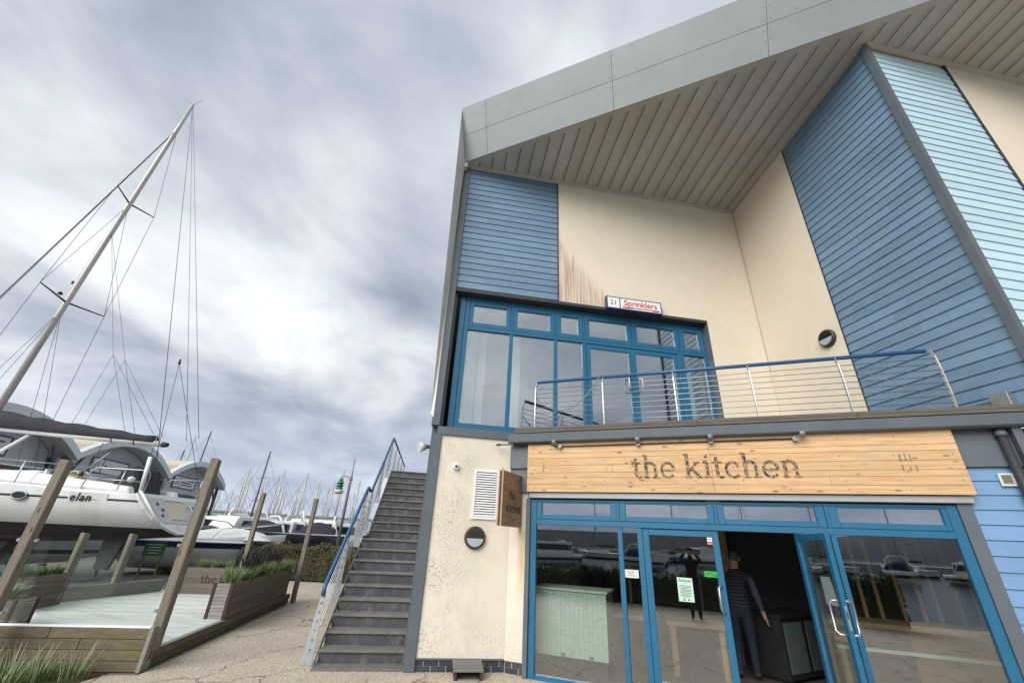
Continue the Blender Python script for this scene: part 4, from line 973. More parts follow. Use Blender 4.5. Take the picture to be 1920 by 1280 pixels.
# planters
def planter(label, fr, x0, x1, y0, y1, z0, z1, panels, mat='planter_wood', trims=True, end_mat='planter_wood'):
    t_ = thing('planter', label, 'planter', tuple(fr.p((x0+x1)/2, (y0+y1)/2, z0)), 'timber planters on the deck')
    n = 5; h = (z1-z0)/n
    bx('soil', 'soil', t_, fr, x0+.03, x1-.03, y0+.03, y1-.03, z0+.02, z1-.05)
    w_ = (x1-x0)/panels
    for side, (ya, yb) in enumerate(((y0, y0+.025), (y1-.025, y1))):
        for p_ in range(panels):
            for i in range(n): bx('board', mat, t_, fr, x0+p_*w_+.008, x0+(p_+1)*w_-.008, ya, yb, z0+i*h+.0015, z0+(i+1)*h-.0015, bevel=.003)
    for xa, xb in ((x0, x0+.025), (x1-.025, x1)):
        for i in range(2*n): bx('end_board', end_mat, t_, fr, xa, xb, y0+.055, y1-.055, z0+i*h/2+.0015, z0+(i+1)*h/2-.0015, bevel=.003)
        if trims:
            for yy in (y0-.004, y1-.046): bx('corner_trim', 'planter_trim', t_, fr, xa-.006, xb+.006, yy, yy+.05, z0, z1+.003)
    return t_
P1 = planter('long two panel timber planter of grasses and flax along the path edge', FE, 2.42, 6.1, .05, .40, DZ, .80, 2, end_mat='planter_grey')
FP3 = Fr((-11.98, 8.23, 0), A0, NA)
P3 = planter('timber planter lettered the kitchen at the back of the deck', FP3, 0.0, 1.9, 0, .45, DZ, .80, 1)
word('the kitchen', .115, Fr(FP3.p(.42, -.001, .47), A0, NA), 'ink', P3, fit=1.3)
P2 = planter('timber planter at the back corner of the deck below the yacht', Fr(FWl.p(3.61, 2.45, 0), EDir, -A0), 0, 1.17, 0, .45, DZ, .78, 1)
PL_ = planter('small timber planter with a grass clump behind the front glass', Fr(FWl.p(2.60, 1.12, 0), -A0, EDir), .0, 1.1, .0, .46, DZ, .615, 1, end_mat='planter_grey')

# ------------------------------------------------------------------ plants
def blades(n, h, spread, r0, wid, droop, seed, hvar=.4):
    rnd = random.Random(seed); m = MB()
    for i in range(n):
        a = rnd.uniform(0, 2*pi); rr = r0*math.sqrt(rnd.random()); hh = h*(1-hvar*rnd.random())
        ox, oy = rr*cos(a), rr*sin(a); a2 = a + rnd.uniform(-.7, .7); sp_ = spread*rnd.uniform(.2, 1.0)*hh/h
        ux, uy = cos(a2), sin(a2); px, py = -uy, ux
        L = []
        for k in range(5):
            t_ = k/4; out_ = sp_*(t_**1.7); z_ = hh*(t_ - droop*t_**3*sp_/max(spread, .01))
            w_ = wid*(1 - t_)**.6*(.55 + .45*min(1, t_*4)) + .0006
            L += [(ox+ux*out_-px*w_/2, oy+uy*out_-py*w_/2, z_), (ox+ux*out_+px*w_/2, oy+uy*out_+py*w_/2, z_)]
        m.add(L, [(2*k, 2*k+1, 2*k+3, 2*k+2) for k in range(4)])
    return m
def plant(name, label, cat, loc, mats_n, group=None):
    t_ = local(name, label, cat, loc, random.uniform(0, 6), group)
    for (pn, mat, args) in mats_n: kid(blades(*args), pn, mat, t_)
    return t_
GR = lambda s_, k=1.0: [('leaves', 'grass_green', (170, .34*k, .26*k, .10*k, .011, .5, s_)), ('pale_leaves', 'grass_pale', (70, .36*k, .30*k, .10*k, .009, .5, s_+50))]
FX = lambda s_, k=1.0: [('leaves', 'flax_dark', (70, .60*k, .30*k, .09*k, .030, .25, s_))]
i = 0
for x in (2.62, 2.95, 3.3, 3.75, 4.3, 4.7, 5.15, 5.6, 5.9):
    p_ = FE.p(x, .16 + .1*(i % 2), .74)
    plant('grass_plant', 'arching variegated grass clump in the long planter by the path', 'grass', tuple(p_), GR(100+i, 1.3), 'grasses in the long planter'); i += 1
for x in (3.35, 4.0, 5.2):
    plant('flax_plant', 'dark spiky flax plant in the long planter by the path', 'plant', tuple(FE.p(x, .30, .72)), FX(200+i, 1.35), 'flax plants in the long planter'); i += 1
for x in (.28, .6, .95, 1.25, 1.6):
    plant('grass_plant', 'grass clump in the planter lettered the kitchen', 'grass', tuple(FP3.p(x, .2, .74)), GR(300+i, 1.0), 'grasses in the lettered planter'); i += 1
plant('flax_plant', 'dark spiky flax plant in the planter lettered the kitchen', 'plant', tuple(FP3.p(1.35, .26, .74)), FX(330, 1.35), 'flax plants in the lettered planter')
plant('flax_plant', 'dark spiky flax plant in the planter lettered the kitchen', 'plant', tuple(FP3.p(1.75, .26, .74)), FX(331, 1.3), 'flax plants in the lettered planter')
for y_ in (2.6, 2.9, 3.2, 3.5):
    plant('grass_plant', 'grass clump in the planter at the back corner of the deck', 'grass', tuple(FWl.p(3.83, y_, .72)), GR(360+i, .85), 'grasses in the corner planter'); i += 1
plant('flax_plant', 'dark spiky flax plant in the planter at the back corner of the deck', 'plant', tuple(FWl.p(3.9, 2.6, .72)), FX(390, 1.0))
plant('grass_plant', 'bright green grass clump in the small planter behind the front glass', 'grass', tuple(FWl.p(2.92, 1.35, .57)), GR(400, 1.1))
# coarse grass in front of the sleeper wall
for k, (x_, y_) in enumerate(((.62, -.26), (.95, -.32), (1.3, -.28), (1.62, -.36), (2.0, -.30), (2.4, -.34), (1.1, -.62), (1.6, -.70), (2.1, -.66))):
    x, y_ = tuple(FWl.p(x_, y_, 0))[:2]
    plant('grass_tussock', 'coarse green grass clump with pale stalks in front of the mossy sleeper wall', 'grass', (x, y_, 0),
          [('leaves', 'grass_green', (75, .24, .24, .17, .012, .3, 500+k)), ('stalks', 'grass_pale', (26, .44, .22, .16, .012, .08, 520+k))], 'coarse grass in front of the sleeper wall')
bed = MB(FWl).add([(.35, -.03, .003), (.45, -.5, .003), (1.0, -1.1, .003), (4.6, -1.1, .003), (4.6, -.03, .003)], [(0, 1, 2, 3, 4)]).build('planting_bed', 'soil'); tag(bed, kind='structure')

def leafmass(n, inside, size, seed, mi=None):
    rnd = random.Random(seed); m = MB(); c = 0
    while c < n:
        p, nr = inside(rnd)
        ax = V3((rnd.gauss(0, 1), rnd.gauss(0, 1), rnd.gauss(0, 1)))
        nv = (nr*1.1 + ax*.7).normalized(); t1 = nv.cross(V3((rnd.random(), rnd.random(), rnd.random()+.1))).normalized(); t2 = nv.cross(t1)
        s_ = size*rnd.uniform(.6, 1.3)
        m.add([p - t1*s_*.9, p - t2*s_*.45 + nv*s_*.12, p + t1*s_, p + t2*s_*.45 + nv*s_*.12], [(0, 1, 2, 3)], raw=True); c += 1
    return m
def hedge(name, label, a, b, depth, h, n, leaf, seed, size=.045, skirt=None):
    a, b = V3((*a, 0)), V3((*b, 0)); u = (b-a); Ln = u.length; u.normalize(); v = V3((-u.y, u.x, 0))
    t_ = thing(name, label, 'hedge', tuple((a+b)/2))
    rnd = random.Random(seed); ph = [rnd.uniform(0, 6) for _ in range(8)]
    def surf(x, th):                            # bumpy rounded section
        bump = 1 + .07*sin(3.1*x+ph[0]) + .06*sin(6.3*x+2*th+ph[1]) + .05*sin(11*x-3*th+ph[2]) + .05*sin(5*th+ph[3]+2*x)
        c, s_ = cos(th), sin(th)
        yy = depth/2*math.copysign(abs(c)**.5, c)*bump; zz = h*(abs(s_)**.45)*(1 + (bump-1)*.7)
        return a + u*x + v*yy + ZZ*zz
    m = MB(); NX, NT_ = int(Ln/.2)+1, 12
    for i_ in range(NX+1):
        for j in range(NT_+1):
            p = surf(Ln*i_/NX, pi*j/NT_); c_ = a + u*(Ln*i_/NX) + ZZ*h*.4
            m.v.append(tuple(c_ + (p-c_)*.9))
    for i_ in range(NX):
        for j in range(NT_): q = i_*(NT_+1)+j; m.f.append((q, q+1, q+NT_+2, q+NT_+1)); m.mi.append(0)
    m.f += [tuple(range(NT_, -1, -1)), tuple(range(NX*(NT_+1), (NX+1)*(NT_+1)))]; m.mi += [0, 0]
    m.build('branches', 'twig', t_)
    def ins(r_):
        x = r_.uniform(-.05, Ln+.05); th = pi*r_.random(); p = surf(min(max(x, 0), Ln), th); c_ = a + u*x + ZZ*h*.4
        nr = (p-c_).normalized(); return p + nr*r_.gauss(-.03, .045), nr
    o = leafmass(n, ins, size, seed).build('foliage', leaf, t_)
    if skirt:
        def ins2(r_):
            x = r_.uniform(0, Ln); p = a + u*x - v*(depth/2*r_.uniform(.7, 1.15)) + ZZ*r_.uniform(.02, .32); return p, (-v)
        leafmass(int(n*.16), ins2, size*.9, seed+1).build('undergrowth', skirt, t_)
    return t_
hedge('hedge', 'clipped olive green hedge between the deck and the marina', (-16.6, 13.75), (-9.0, 16.9), 1.5, 1.18, 15000, 'hedge_leaf', 5, .05, 'hedge_low')
# ------------------------------------------------------------------ boats
def loft(stations, levels, shear=0.0, fin=None):
    """stations: (x, half beam, keel z, deck z), aft first; levels: absolute z rows"""
    m = MB(); n = len(levels); cols = []
    for i, (x, b, zk, zd) in enumerate(stations):
        col = []
        for z in levels:
            zz = min(max(z, zk), zd); u = (zz-zk)/max(zd-zk, .001)
            yy = b*(1-(1-u)**2.4)**.62
            col.append((x + (zd-zz)*shear*max(0, 1-i/3), yy, zz))
        cols.append(col)
    for sg in (1, -1):
        b0 = len(m.v)
        for col in cols: m.v += [(x, sg*y, z) for x, y, z in col]
        for i in range(len(cols)-1):
            for j in range(n-1):
                q = b0+i*n+j; f = (q, q+1, q+n+1, q+n)
                m.f.append(f if sg < 0 else f[::-1]); m.mi.append(0)
    L_ = len(cols)*n
    for i in range(len(cols)-1):                # deck
        a, b = i*n+n-1, (i+1)*n+n-1; m.f.append((a, b, L_+b, L_+a)); m.mi.append(0)
    for j in range(n-1): m.f.append((j, j+1, L_+j+1, L_+j)); m.mi.append(0)
    m.levels = levels
    return m
def zmat(m, fn):
    for i, f in enumerate(m.f): m.mi[i] = fn(sum(m.v[k][2] for k in f)/len(f))
def pipe_(t_, name, pts, r, mat, n=6): return kid(MB().tube(pts, r, n), name, mat, t_, smooth=True)

# --- the yacht on the hard
U_ = rad(20)
YT = local('sailing_yacht', 'large white sailing yacht with grey name stripe propped ashore beyond the deck', 'yacht', (-15.14, 9.16, 0.0), U_)
sts = [(0.0, 1.32, 1.42, 2.51), (-.5, 1.42, 1.36, 2.52), (-1.4, 1.56, 1.25, 2.54), (-3.0, 1.72, 1.14, 2.60), (-5.0, 1.78, 1.06, 2.68), (-7.6, 1.68, 1.08, 2.80), (-9.8, 1.2, 1.2, 2.92), (-11.2, .62, 1.36, 3.0), (-12.2, .05, 1.6, 3.08)]
lev = [1.0, 1.15, 1.3, 1.42, 1.50, 1.62, 1.75, 1.95, 2.10, 2.275, 2.335, 2.45, 2.55, 2.65, 2.78, 2.9, 3.1]
m = loft(sts, lev, .82)
zmat(m, lambda z: 1 if z < 1.46 else (2 if z < 1.63 else (3 if 2.27 < z < 2.34 else 0)))
nf = len(m.f)
kid(m, 'hull', ['gelcoat', 'antifoul', 'hull_black', 'stripe_grey'], YT, smooth=True)
# transom: sloping flange, recessed grey panel, opening, rails
FT = Fr((0, 0, 2.51), V3((0, 1, 0)), V3((-.77, 0, -.635)).normalized(), V3((-.635, 0, .77)).normalized())   # x across, y into boat, z up the slope
def tr_half(z, k=1.0):
    zz = 2.51 + z*.77; u = max(0.0, min(1.0, (zz-1.42)/1.09)); return 1.32*(1-(1-u)**2.4)**.62*k
m = MB(FT); zs = [-1.36, -1.25, -1.1, -.85, -.5, -.2, 0.0]
P_ = [(tr_half(z)+.01, -.05, z) for z in zs] + [(-tr_half(z)-.01, -.05, z) for z in reversed(zs)]
m.hexa(P_, [(a, .02, c) for a, b, c in P_]); tr = kid(m, 'transom', 'gelcoat', YT)
m = MB(FT); zs2 = [-1.0, -.85, -.5, -.14]
P_ = [(tr_half(z)*.80, -.062, z) for z in zs2] + [(-tr_half(z)*.80, -.062, z) for z in reversed(zs2)]
m.hexa(P_, [(a, -.05, c) for a, b, c in P_]); kid(m, 'transom_panel', 'gelcoat_grey', YT)
kid(MB(FT).box(-.38, .30, -.075, -.062, -.88, -.22), 'stern_opening', 'shed_rib', YT)
kid(MB(FT).box(-.42, .34, -.09, -.064, -.21, -.18), 'opening_trim', 'gelcoat', YT)
pipe_(YT, 'grab_handle', [FT.p(.48, -.06, -.7), FT.p(.52, -.13, -.65), FT.p(.52, -.13, -.40), FT.p(.48, -.06, -.35)], .02, 'steel')
pipe_(YT, 'stern_ladder', [FT.p(-.3, -.08, -1.12), FT.p(-.3, -.16, -1.10), FT.p(.35, -.16, -1.10), FT.p(.35, -.08, -1.12)], .018, 'steel')
for a, z in ((-.75, -.35), (-.62, -.55), (-.70, -.75), (.68, -.38)): kid(MB(FT).lathe([(.05, -.062), (.045, -.08)], 10, c=(a, z), axis='y'), 'fitting', 'black_plastic', YT)
pipe_(YT, 'outboard_bracket', [(-.02, -1.22, 2.62), (.78, -1.05, 1.75)], .035, 'white_paint')
pipe_(YT, 'danbuoy', [(.0, -1.2, 2.60), (-.08, -1.25, 3.55)], .055, 'white_paint')
pipe_(YT, 'danbuoy_staff', [(-.08, -1.25, 3.55), (-.12, -1.27, 4.2)], .012, 'galvanised')
# keel, rudder, props
m = MB(); m.hexa([(-6.3, -.12, .25), (-4.7, -.12, .25), (-4.7, .12, .25), (-6.3, .12, .25)], [(-6.1, -.16, 1.2), (-4.3, -.16, 1.2), (-4.3, .16, 1.2), (-6.1, .16, 1.2)]); kid(m, 'keel', 'antifoul', YT)
m = MB(); m.hexa([(-1.5, -.05, .45), (-1.1, -.05, .45), (-1.1, .05, .45), (-1.5, .05, .45)], [(-1.55, -.05, 1.35), (-.85, -.05, 1.35), (-.85, .05, 1.35), (-1.55, .05, 1.35)]); kid(m, 'rudder', 'antifoul', YT)
# deck, coachroof, cockpit
kid(MB().box(-10.2, -.05, -1.2, 1.2, 2.44, 2.50), 'side_deck', 'gelcoat', YT)
m = MB(); 
for sg in (-1, 1):
    m.hexa([(-8.2, sg*1.55, 2.79), (-.2, sg*1.36, 2.505), (-.2, sg*1.30, 2.505), (-8.2, sg*1.3, 2.79)], [(-8.2, sg*1.53, 2.86), (-.2, sg*1.33, 2.57), (-.2, sg*1.30, 2.57), (-8.2, sg*1.3, 2.86)])
kid(m, 'toe_rail', 'galvanised', YT)
m = MB(); m.hexa([(-8.6, -.6, 2.72), (-3.5, -1.18, 2.55), (-3.5, 1.18, 2.55), (-8.6, .6, 2.72)], [(-8.2, -.45, 2.98), (-3.6, -.95, 3.06), (-3.6, .95, 3.06), (-8.2, .45, 2.98)]); kid(m, 'coachroof', 'gelcoat', YT, bevel=.04)
kid(MB().add([(-7.4, -.80, 2.80), (-6.0, -.96, 2.78), (-6.0, -.90, 2.93), (-7.2, -.76, 2.93), (-7.4, -.76, 2.80), (-6.0, -.92, 2.78), (-6.0, -.86, 2.93), (-7.2, -.72, 2.93)], [(0, 1, 2, 3), (7, 6, 5, 4), (0, 4, 5, 1), (1, 5, 6, 2), (2, 6, 7, 3), (3, 7, 4, 0)]), 'cabin_window', 'dark_glass', YT)
for sg in (-1, 1):
    m = MB(); m.hexa([(-3.5, sg*1.18, 2.52), (-.5, sg*1.05, 2.50), (-.5, sg*.75, 2.50), (-3.5, sg*.75, 2.52)], [(-3.5, sg*1.05, 2.98), (-.6, sg*.98, 2.72), (-.6, sg*.80, 2.72), (-3.5, sg*.80, 2.98)]); kid(m, 'cockpit_coaming', 'gelcoat', YT, bevel=.03)
kid(MB().box(-3.58, -3.50, -.35, .35, 2.62, 3.12), 'companionway', 'orange_wood', YT)
kid(MB().box(-3.55, -3.48, -.85, -.37, 2.55, 3.10).box(-3.55, -3.48, .37, .85, 2.55, 3.10), 'bulkhead', 'gelcoat', YT)
m = MB(); m.hexa([(-1.7, -.55, 2.55), (-.75, -.55, 2.55), (-.75, .55, 2.55), (-1.7, .55, 2.55)], [(-1.5, -.50, 3.30), (-1.05, -.50, 3.38), (-1.05, .50, 3.38), (-1.5, .5, 3.30)]); kid(m, 'wheel_cover', 'dark_canvas', YT, bevel=.08)
m = MB()
for k in range(9): m.tube([(-2.5 + .17*cos(a_*pi/6) + .02*k, -.95 + .02*k, 2.98 + .10*sin(a_*pi/6)) for a_ in range(13)], .022, 5)
kid(m, 'rope_coil', 'rope_pale', YT, smooth=True)
for x in (-3.2, -2.3): kid(MB().lathe([(.07, 2.95), (.05, 3.0), (.065, 3.08)], 12, c=(x, -.92)), 'winch', 'black_plastic', YT, smooth=True)
# pushpit, stanchions, guard wires
pipe_(YT, 'pushpit', [(-1.6, -1.42, 2.58), (-1.5, -1.42, 3.08), (-1.35, -1.42, 3.16), (-.15, -1.26, 3.16), (0.0, -1.16, 3.14), (.02, -1.10, 3.05), (.0, -1.08, 2.55)], .018, 'steel', 8)
pipe_(YT, 'pushpit', [(-1.6, 1.42, 2.58), (-1.5, 1.42, 3.08), (-1.35, 1.42, 3.16), (-.15, 1.26, 3.16), (0.0, 1.16, 3.14), (.02, 1.10, 3.05), (.0, 1.08, 2.55)], .018, 'steel', 8)
pipe_(YT, 'pushpit_rail', [(-1.5, -1.42, 2.86), (.0, -1.12, 2.84)], .014, 'steel'); pipe_(YT, 'pushpit_leg', [(-.6, -1.30, 3.16), (-.6, -1.33, 2.54)], .016, 'steel')
kid(MB().lathe([(.0, 2.80), (.09, 2.84), (.09, 2.94), (.0, 2.98)], 10, c=(-.35, -1.28)), 'lifebuoy_light', 'counter_top', YT, smooth=True)
for x, b, zd in ((-3.3, 1.70, 2.62), (-5.2, 1.74, 2.70), (-7.2, 1.55, 2.82), (-9.0, 1.05, 2.92)):
    for sg in (-1, 1): pipe_(YT, 'stanchion', [(x, sg*b, zd), (x, sg*b, zd+.62)], .014, 'steel')
for dz in (.60, .32):
    for sg in (-1, 1): pipe_(YT, 'guard_wire', [(-1.5, sg*1.42, 2.56+dz), (-3.3, sg*1.70, 2.62+dz), (-5.2, sg*1.74, 2.70+dz), (-7.2, sg*1.55, 2.82+dz), (-9.0, sg*1.05, 2.92+dz), (-10.6, sg*.2, 3.02+dz)], .006, 'steel')
# name on the side
def side(x, z):                                 # point just outside the near side of the hull
    s_ = sorted(sts); 
    for (x0, b0, k0, d0), (x1, b1, k1, d1) in zip(s_[:-1], s_[1:]):
        if x0 <= x <= x1:
            t_ = (x-x0)/(x1-x0); b = b0+(b1-b0)*t_; zk = k0+(k1-k0)*t_; zd = d0+(d1-d0)*t_
            u = max(0, min(1, (z-zk)/(zd-zk))); return V3((x, -b*(1-(1-u)**2.4)**.62 - .012, z))
s0_, s1_ = side(-1.62, 2.24), side(-.75, 2.24); ux_ = (s1_-s0_).normalized(); up_ = (side(-1.2, 2.36)-side(-1.2, 2.2)).normalized(); ny_ = ux_.cross(up_)*-1
o_ = put_text('elan', .30, Fr(s0_ + V3((0, -.02, 0)), ux_, ny_, up_), 'ink', None, depth=.004, shear=.25, spacing=1.15, bold=.004); o_.parent = YT
m = MB(Fr(s0_ + V3((0, -.006, 0)), ux_, ny_, up_)); m.box(-.04, .98, 0, .006, -.03, .23); kid(m, 'name_panel', 'gelcoat', YT)
for x in (-2.95,):
    f = Fr(side(x, 2.30), (1, 0, 0), (0, 1, 0), (0, 0, 1)); m = MB(f)
    m.hexa([(.20*cos(a)+.0, -.01, .085*sin(a)) for a in [k*pi/8 for k in range(16)]], [(.20*cos(a), .02, .085*sin(a)) for a in [k*pi/8 for k in range(16)]]); kid(m, 'portlight', 'dark_glass', YT)
    m = MB(f); ro = [k*pi/12 for k in range(25)]
    m.tube([(.22*cos(a), -.012, .10*sin(a)) for a in ro], .022, 6); kid(m, 'portlight_rim', 'galvanised', YT, smooth=True)
# rig
MX, RK = -7.4, .78
mp = lambda z: (MX + RK*(z-2.9)/18.1, 0, z)
mst = pipe_(YT, 'mast', [mp(2.6), mp(9.45), mp(14.6), mp(19.4), mp(21.4)], [.105, .105, .10, .09, .065], 'mast_metal', 12)
SPR = []
for z, ln in ((9.45, 1.30), (14.6, .98)):
    for sg in (-1, 1):
        b = mp(z); tip = (b[0]+.28, sg*ln, z+.10); SPR.append(tip); pipe_(YT, 'spreader', [b, tip], [.04, .022], 'mast_dark', 6)
for (a, b, r_) in ((mp(19.5), (-12.1, 0, 3.1), .022), (mp(19.4), (-12.0, 0, 3.05), .010), (mp(21.35), (.1, -.9, 2.75), .010), (mp(21.4), (.05, .2, 4.4), .008), (mp(21.3), (-.1, -.1, 4.25), .007)):
    pipe_(YT, 'stay', [a, tuple((V3(a)+V3(b))/2), b], r_, 'rope_grey')
for sg, i0 in ((-1, 0), (1, 1)):
    lo, hi = SPR[i0], SPR[i0+2]
    pipe_(YT, 'shroud', [mp(19.6), hi, lo, (-7.0, sg*1.66, 2.78)], .009, 'rope_grey')
    pipe_(YT, 'shroud', [mp(14.5), lo], .008, 'rope_grey'); pipe_(YT, 'shroud', [mp(9.1), (-7.3, sg*1.6, 2.78)], .008, 'rope_grey'); pipe_(YT, 'shroud', [mp(9.1), (-6.5, sg*1.6, 2.75)], .008, 'rope_grey')
    pipe_(YT, 'lazy_jack', [mp(13.0), (-3.9, sg*.25, 7.2), (-2.2, sg*.2, 4.42)], .006, 'rope_grey')
    pipe_(YT, 'lazy_jack', [(-3.9, sg*.25, 7.2), (-4.2, sg*.2, 4.5)], .006, 'rope_grey'); pipe_(YT, 'lazy_jack', [(-3.9, sg*.25, 7.2), (-1.2, sg*.2, 4.4)], .006, 'rope_grey')
bl = pipe_(YT, 'stay_block', [(-1.02, -.6, 6.98), (-1.0, -.6, 6.8)], [.025, .04], 'black_plastic', 8)
pipe_(YT, 'backstay_leg', [(-1.0, -.6, 6.8), (.1, -1.1, 2.7)], .009, 'rope_grey'); pipe_(YT, 'backstay_leg', [(-1.0, -.6, 6.8), (.1, 1.1, 2.7)], .009, 'rope_grey')
pipe_(YT, 'boom', [(-7.25, 0, 4.46), (-.95, 0, 4.14)], .095, 'gelcoat', 12)
pipe_(YT, 'boom_end', [(-.95, 0, 4.14), (-.78, 0, 4.13)], [.095, .07], 'black_plastic', 10)
for x in (-2.7, -1.9): pipe_(YT, 'boom_strap', [(x-.02, 0, 4.46-.0508*(x+7.25)), (x+.02, 0, 4.46-.0508*(x+7.29))], .104, 'black_plastic', 12)
m = MB(); N_ = 14; ring_ = []
for i in range(N_+1):
    x = -7.1 + 5.85*i/N_; base = 4.46 - .0508*(x+7.25) + .06; hh = .52 - .34*(i/N_) + .03*sin(i*1.9); ww = .20 - .08*i/N_
    ring_.append([(x, ww*cos(a), base + max(0, sin(a))*hh - .03*(sin(a) < 0)) for a in [k*2*pi/10 for k in range(10)]])
for r_ in ring_: m.v += r_
for i in range(N_):
    for k in range(10): m.f.append((i*10+k, i*10+(k+1) % 10, (i+1)*10+(k+1) % 10, (i+1)*10+k)); m.mi.append(0)
m.f += [tuple(range(9, -1, -1)), tuple(range(N_*10, N_*10+10))]; m.mi += [0, 0]
kid(m, 'sail_cover', 'dark_canvas', YT, smooth=True)
pipe_(YT, 'vang', [(-7.1, 0, 3.1), (-5.7, 0, 4.25)], .05, 'white_paint', 8)
pipe_(YT, 'mainsheet', [(-3.0, 0, 4.12), (-3.2, .1, 3.05)], .012, 'rope_grey'); pipe_(YT, 'boom_prop', [(-3.3, -.1, 3.02), (-2.3, -.3, 3.75)], .03, 'galvanised', 8)
pipe_(YT, 'wind_vane', [mp(21.38), (MX+RK-.35, 0, 21.65)], .012, 'mast_dark'); pipe_(YT, 'aerial', [mp(21.38), (MX+RK+.28, .1, 21.9)], .009, 'mast_dark')
kid(MB().lathe([(.0, 10.28), (.04, 10.32), (.04, 10.40), (.02, 10.44)], 10, c=(MX+.08, -.02)), 'steaming_light', 'black_plastic', YT)
kid(MB().lathe([(.05, 9.75), (.09, 9.80), (.02, 9.88)], 10, c=(MX-.05, -.1)), 'radar_reflector', 'black_plastic', YT)
# cradle
CRD = local('boat_cradle', 'steel cradle of props holding the white yacht ashore', 'cradle', (-15.14, 9.16, 0.0), U_)
for x in (-2.6, -5.4, -8.0):
    kid(MB().box(x-.06, x+.06, -1.5, 1.5, .0, .10), 'beam', 'galvanised', CRD)
    for sg in (-1, 1): kid(MB().tube([(x, sg*1.35, .1), (x, sg*1.12, 1.36)], .045, 8), 'prop', 'galvanised', CRD, smooth=True)
kid(MB().box(-6.3, -4.7, -.2, .2, .10, .25), 'keel_block', 'sleeper_wood', CRD)

# --- motor boats
def motorboat(label, loc, rz, L, b, z0, zd, hull_mats, cover=None, cabin=None, stripe=(.55, .75), group=None, screen=True, wood=None, arch=False, name='motor_boat', cat='boat', hardtop=False):
    t_ = local(name, label, cat, loc, rz, group)
    st = [(0, b*.92, z0+.02, zd), (-L*.2, b, z0, zd), (-L*.5, b, z0+.02, zd+.05), (-L*.75, b*.78, z0+.12, zd+.15), (-L*.92, b*.36, z0+.4, zd+.24), (-L, .03, zd-.05, zd+.28)]
    H = zd-z0; lv = [z0, z0+.12*H, z0+.3*H, z0+stripe[0]*H, z0+stripe[1]*H, z0+.86*H, zd, zd+.05, zd+.15, zd+.24, zd+.3]
    m = loft(st, lv, 0.0); zmat(m, lambda z: 1 if z0+stripe[0]*H < z < z0+stripe[1]*H else 0)
    kid(m, 'hull', hull_mats, t_, smooth=True)
    kid(MB().box(-L*.92, -.02, -b*.3, b*.3, zd-.04, zd+.03), 'foredeck', 'gelcoat', t_)
    if cabin:
        x0, x1, hc, mt = cabin
        m = MB(); m.hexa([(x1*L, -b*.72, zd), (x0*L, -b*.8, zd), (x0*L, b*.8, zd), (x1*L, b*.72, zd)], [((x1+.09)*L, -b*.58, zd+hc), (x0*L-.0, -b*.68, zd+hc), (x0*L, b*.68, zd+hc), ((x1+.09)*L, b*.58, zd+hc)])
        kid(m, 'cabin', mt, t_, bevel=.05)
        for sg in (-1, 1):
            m = MB(); m.hexa([((x1+.10)*L, sg*b*.685, zd+hc*.35), (x0*L-.2, sg*b*.77, zd+hc*.35), (x0*L-.2, sg*b*.73, zd+hc*.8), ((x1+.13)*L, sg*b*.64, zd+hc*.8)], [((x1+.10)*L, sg*b*.70, zd+hc*.35), (x0*L-.2, sg*b*.785, zd+hc*.35), (x0*L-.2, sg*b*.745, zd+hc*.8), ((x1+.13)*L, sg*b*.655, zd+hc*.8)])
            kid(m, 'cabin_window', 'dark_glass', t_)
    for cv in ([cover] if isinstance(cover, tuple) else (cover or [])):
        x0, x1, hc, mt = cv; n = 10; m = MB(); R_ = []
        for i in range(n+1):
            u = i/n; x = (x0+(x1-x0)*u)*L; h_ = hc*(.55 + .45*sin(pi*min(1, u*1.15)))*(1 if u < .8 else max(.12, (1-u)/.2)); w_ = b*.86*(1-.12*u)
            R_.append([(x, w_*cos(a), zd + .02 + h_*max(0, sin(a))**.7) for a in [k*pi/8 for k in range(9)]])
        for r_ in R_: m.v += r_
        for i in range(n):
            for k in range(8): m.f.append((i*9+k, i*9+k+1, (i+1)*9+k+1, (i+1)*9+k)); m.mi.append(0)
        m.f += [tuple(range(8, -1, -1)), tuple(range(n*9, n*9+9))]; m.mi += [0, 0]
        kid(m, 'foredeck_crown' if mt == 'gelcoat' else 'canopy', mt, t_, smooth=True)
    if screen:
        for sg in (-1, 1): pipe_(t_, 'grab_rail', [(-L*.55, sg*b*.9, zd+.05), (-L*.6, sg*b*.9, zd+.4), (-L*.88, sg*b*.42, zd+.62), (-L*.98, 0, zd+.7)], .018, 'steel')
    if arch: pipe_(t_, 'radar_arch', [(-.1*L, -b*.8, zd), (-.16*L, -b*.7, zd+1.2), (-.17*L, -b*.4, zd+1.5), (-.17*L, b*.4, zd+1.5), (-.16*L, b*.7, zd+1.2), (-.1*L, b*.8, zd)], .07, 'gelcoat', 8)
    if hardtop: kid(MB().box(-L*.45, -L*.08, -b*.7, b*.7, zd+1.5, zd+1.58), 'hardtop', 'gelcoat', t_, bevel=.03)
    return t_
def heading(frm, to):                           # local -x is the bow
    return math.atan2(frm[1]-to[1], frm[0]-to[0])
mbt = motorboat('white motor boat with a navy blue cockpit cover ashore beyond the planters', (-20.4, 11.6, 0), heading((-20.4, 11.6), (-16.0, 15.0)), 5.4, 1.25, .15, 1.27, ['gelcoat', 'sign_navy'], cover=[(-.04, -.42, .75, 'navy_canvas'), (-.36, -.93, .42, 'gelcoat')], stripe=(.72, .92))
for x in (-1.4, -3.6): kid(MB().box(x-.1, x+.1, -.5, .5, .0, .2), 'chock', 'sleeper_wood', mbt)
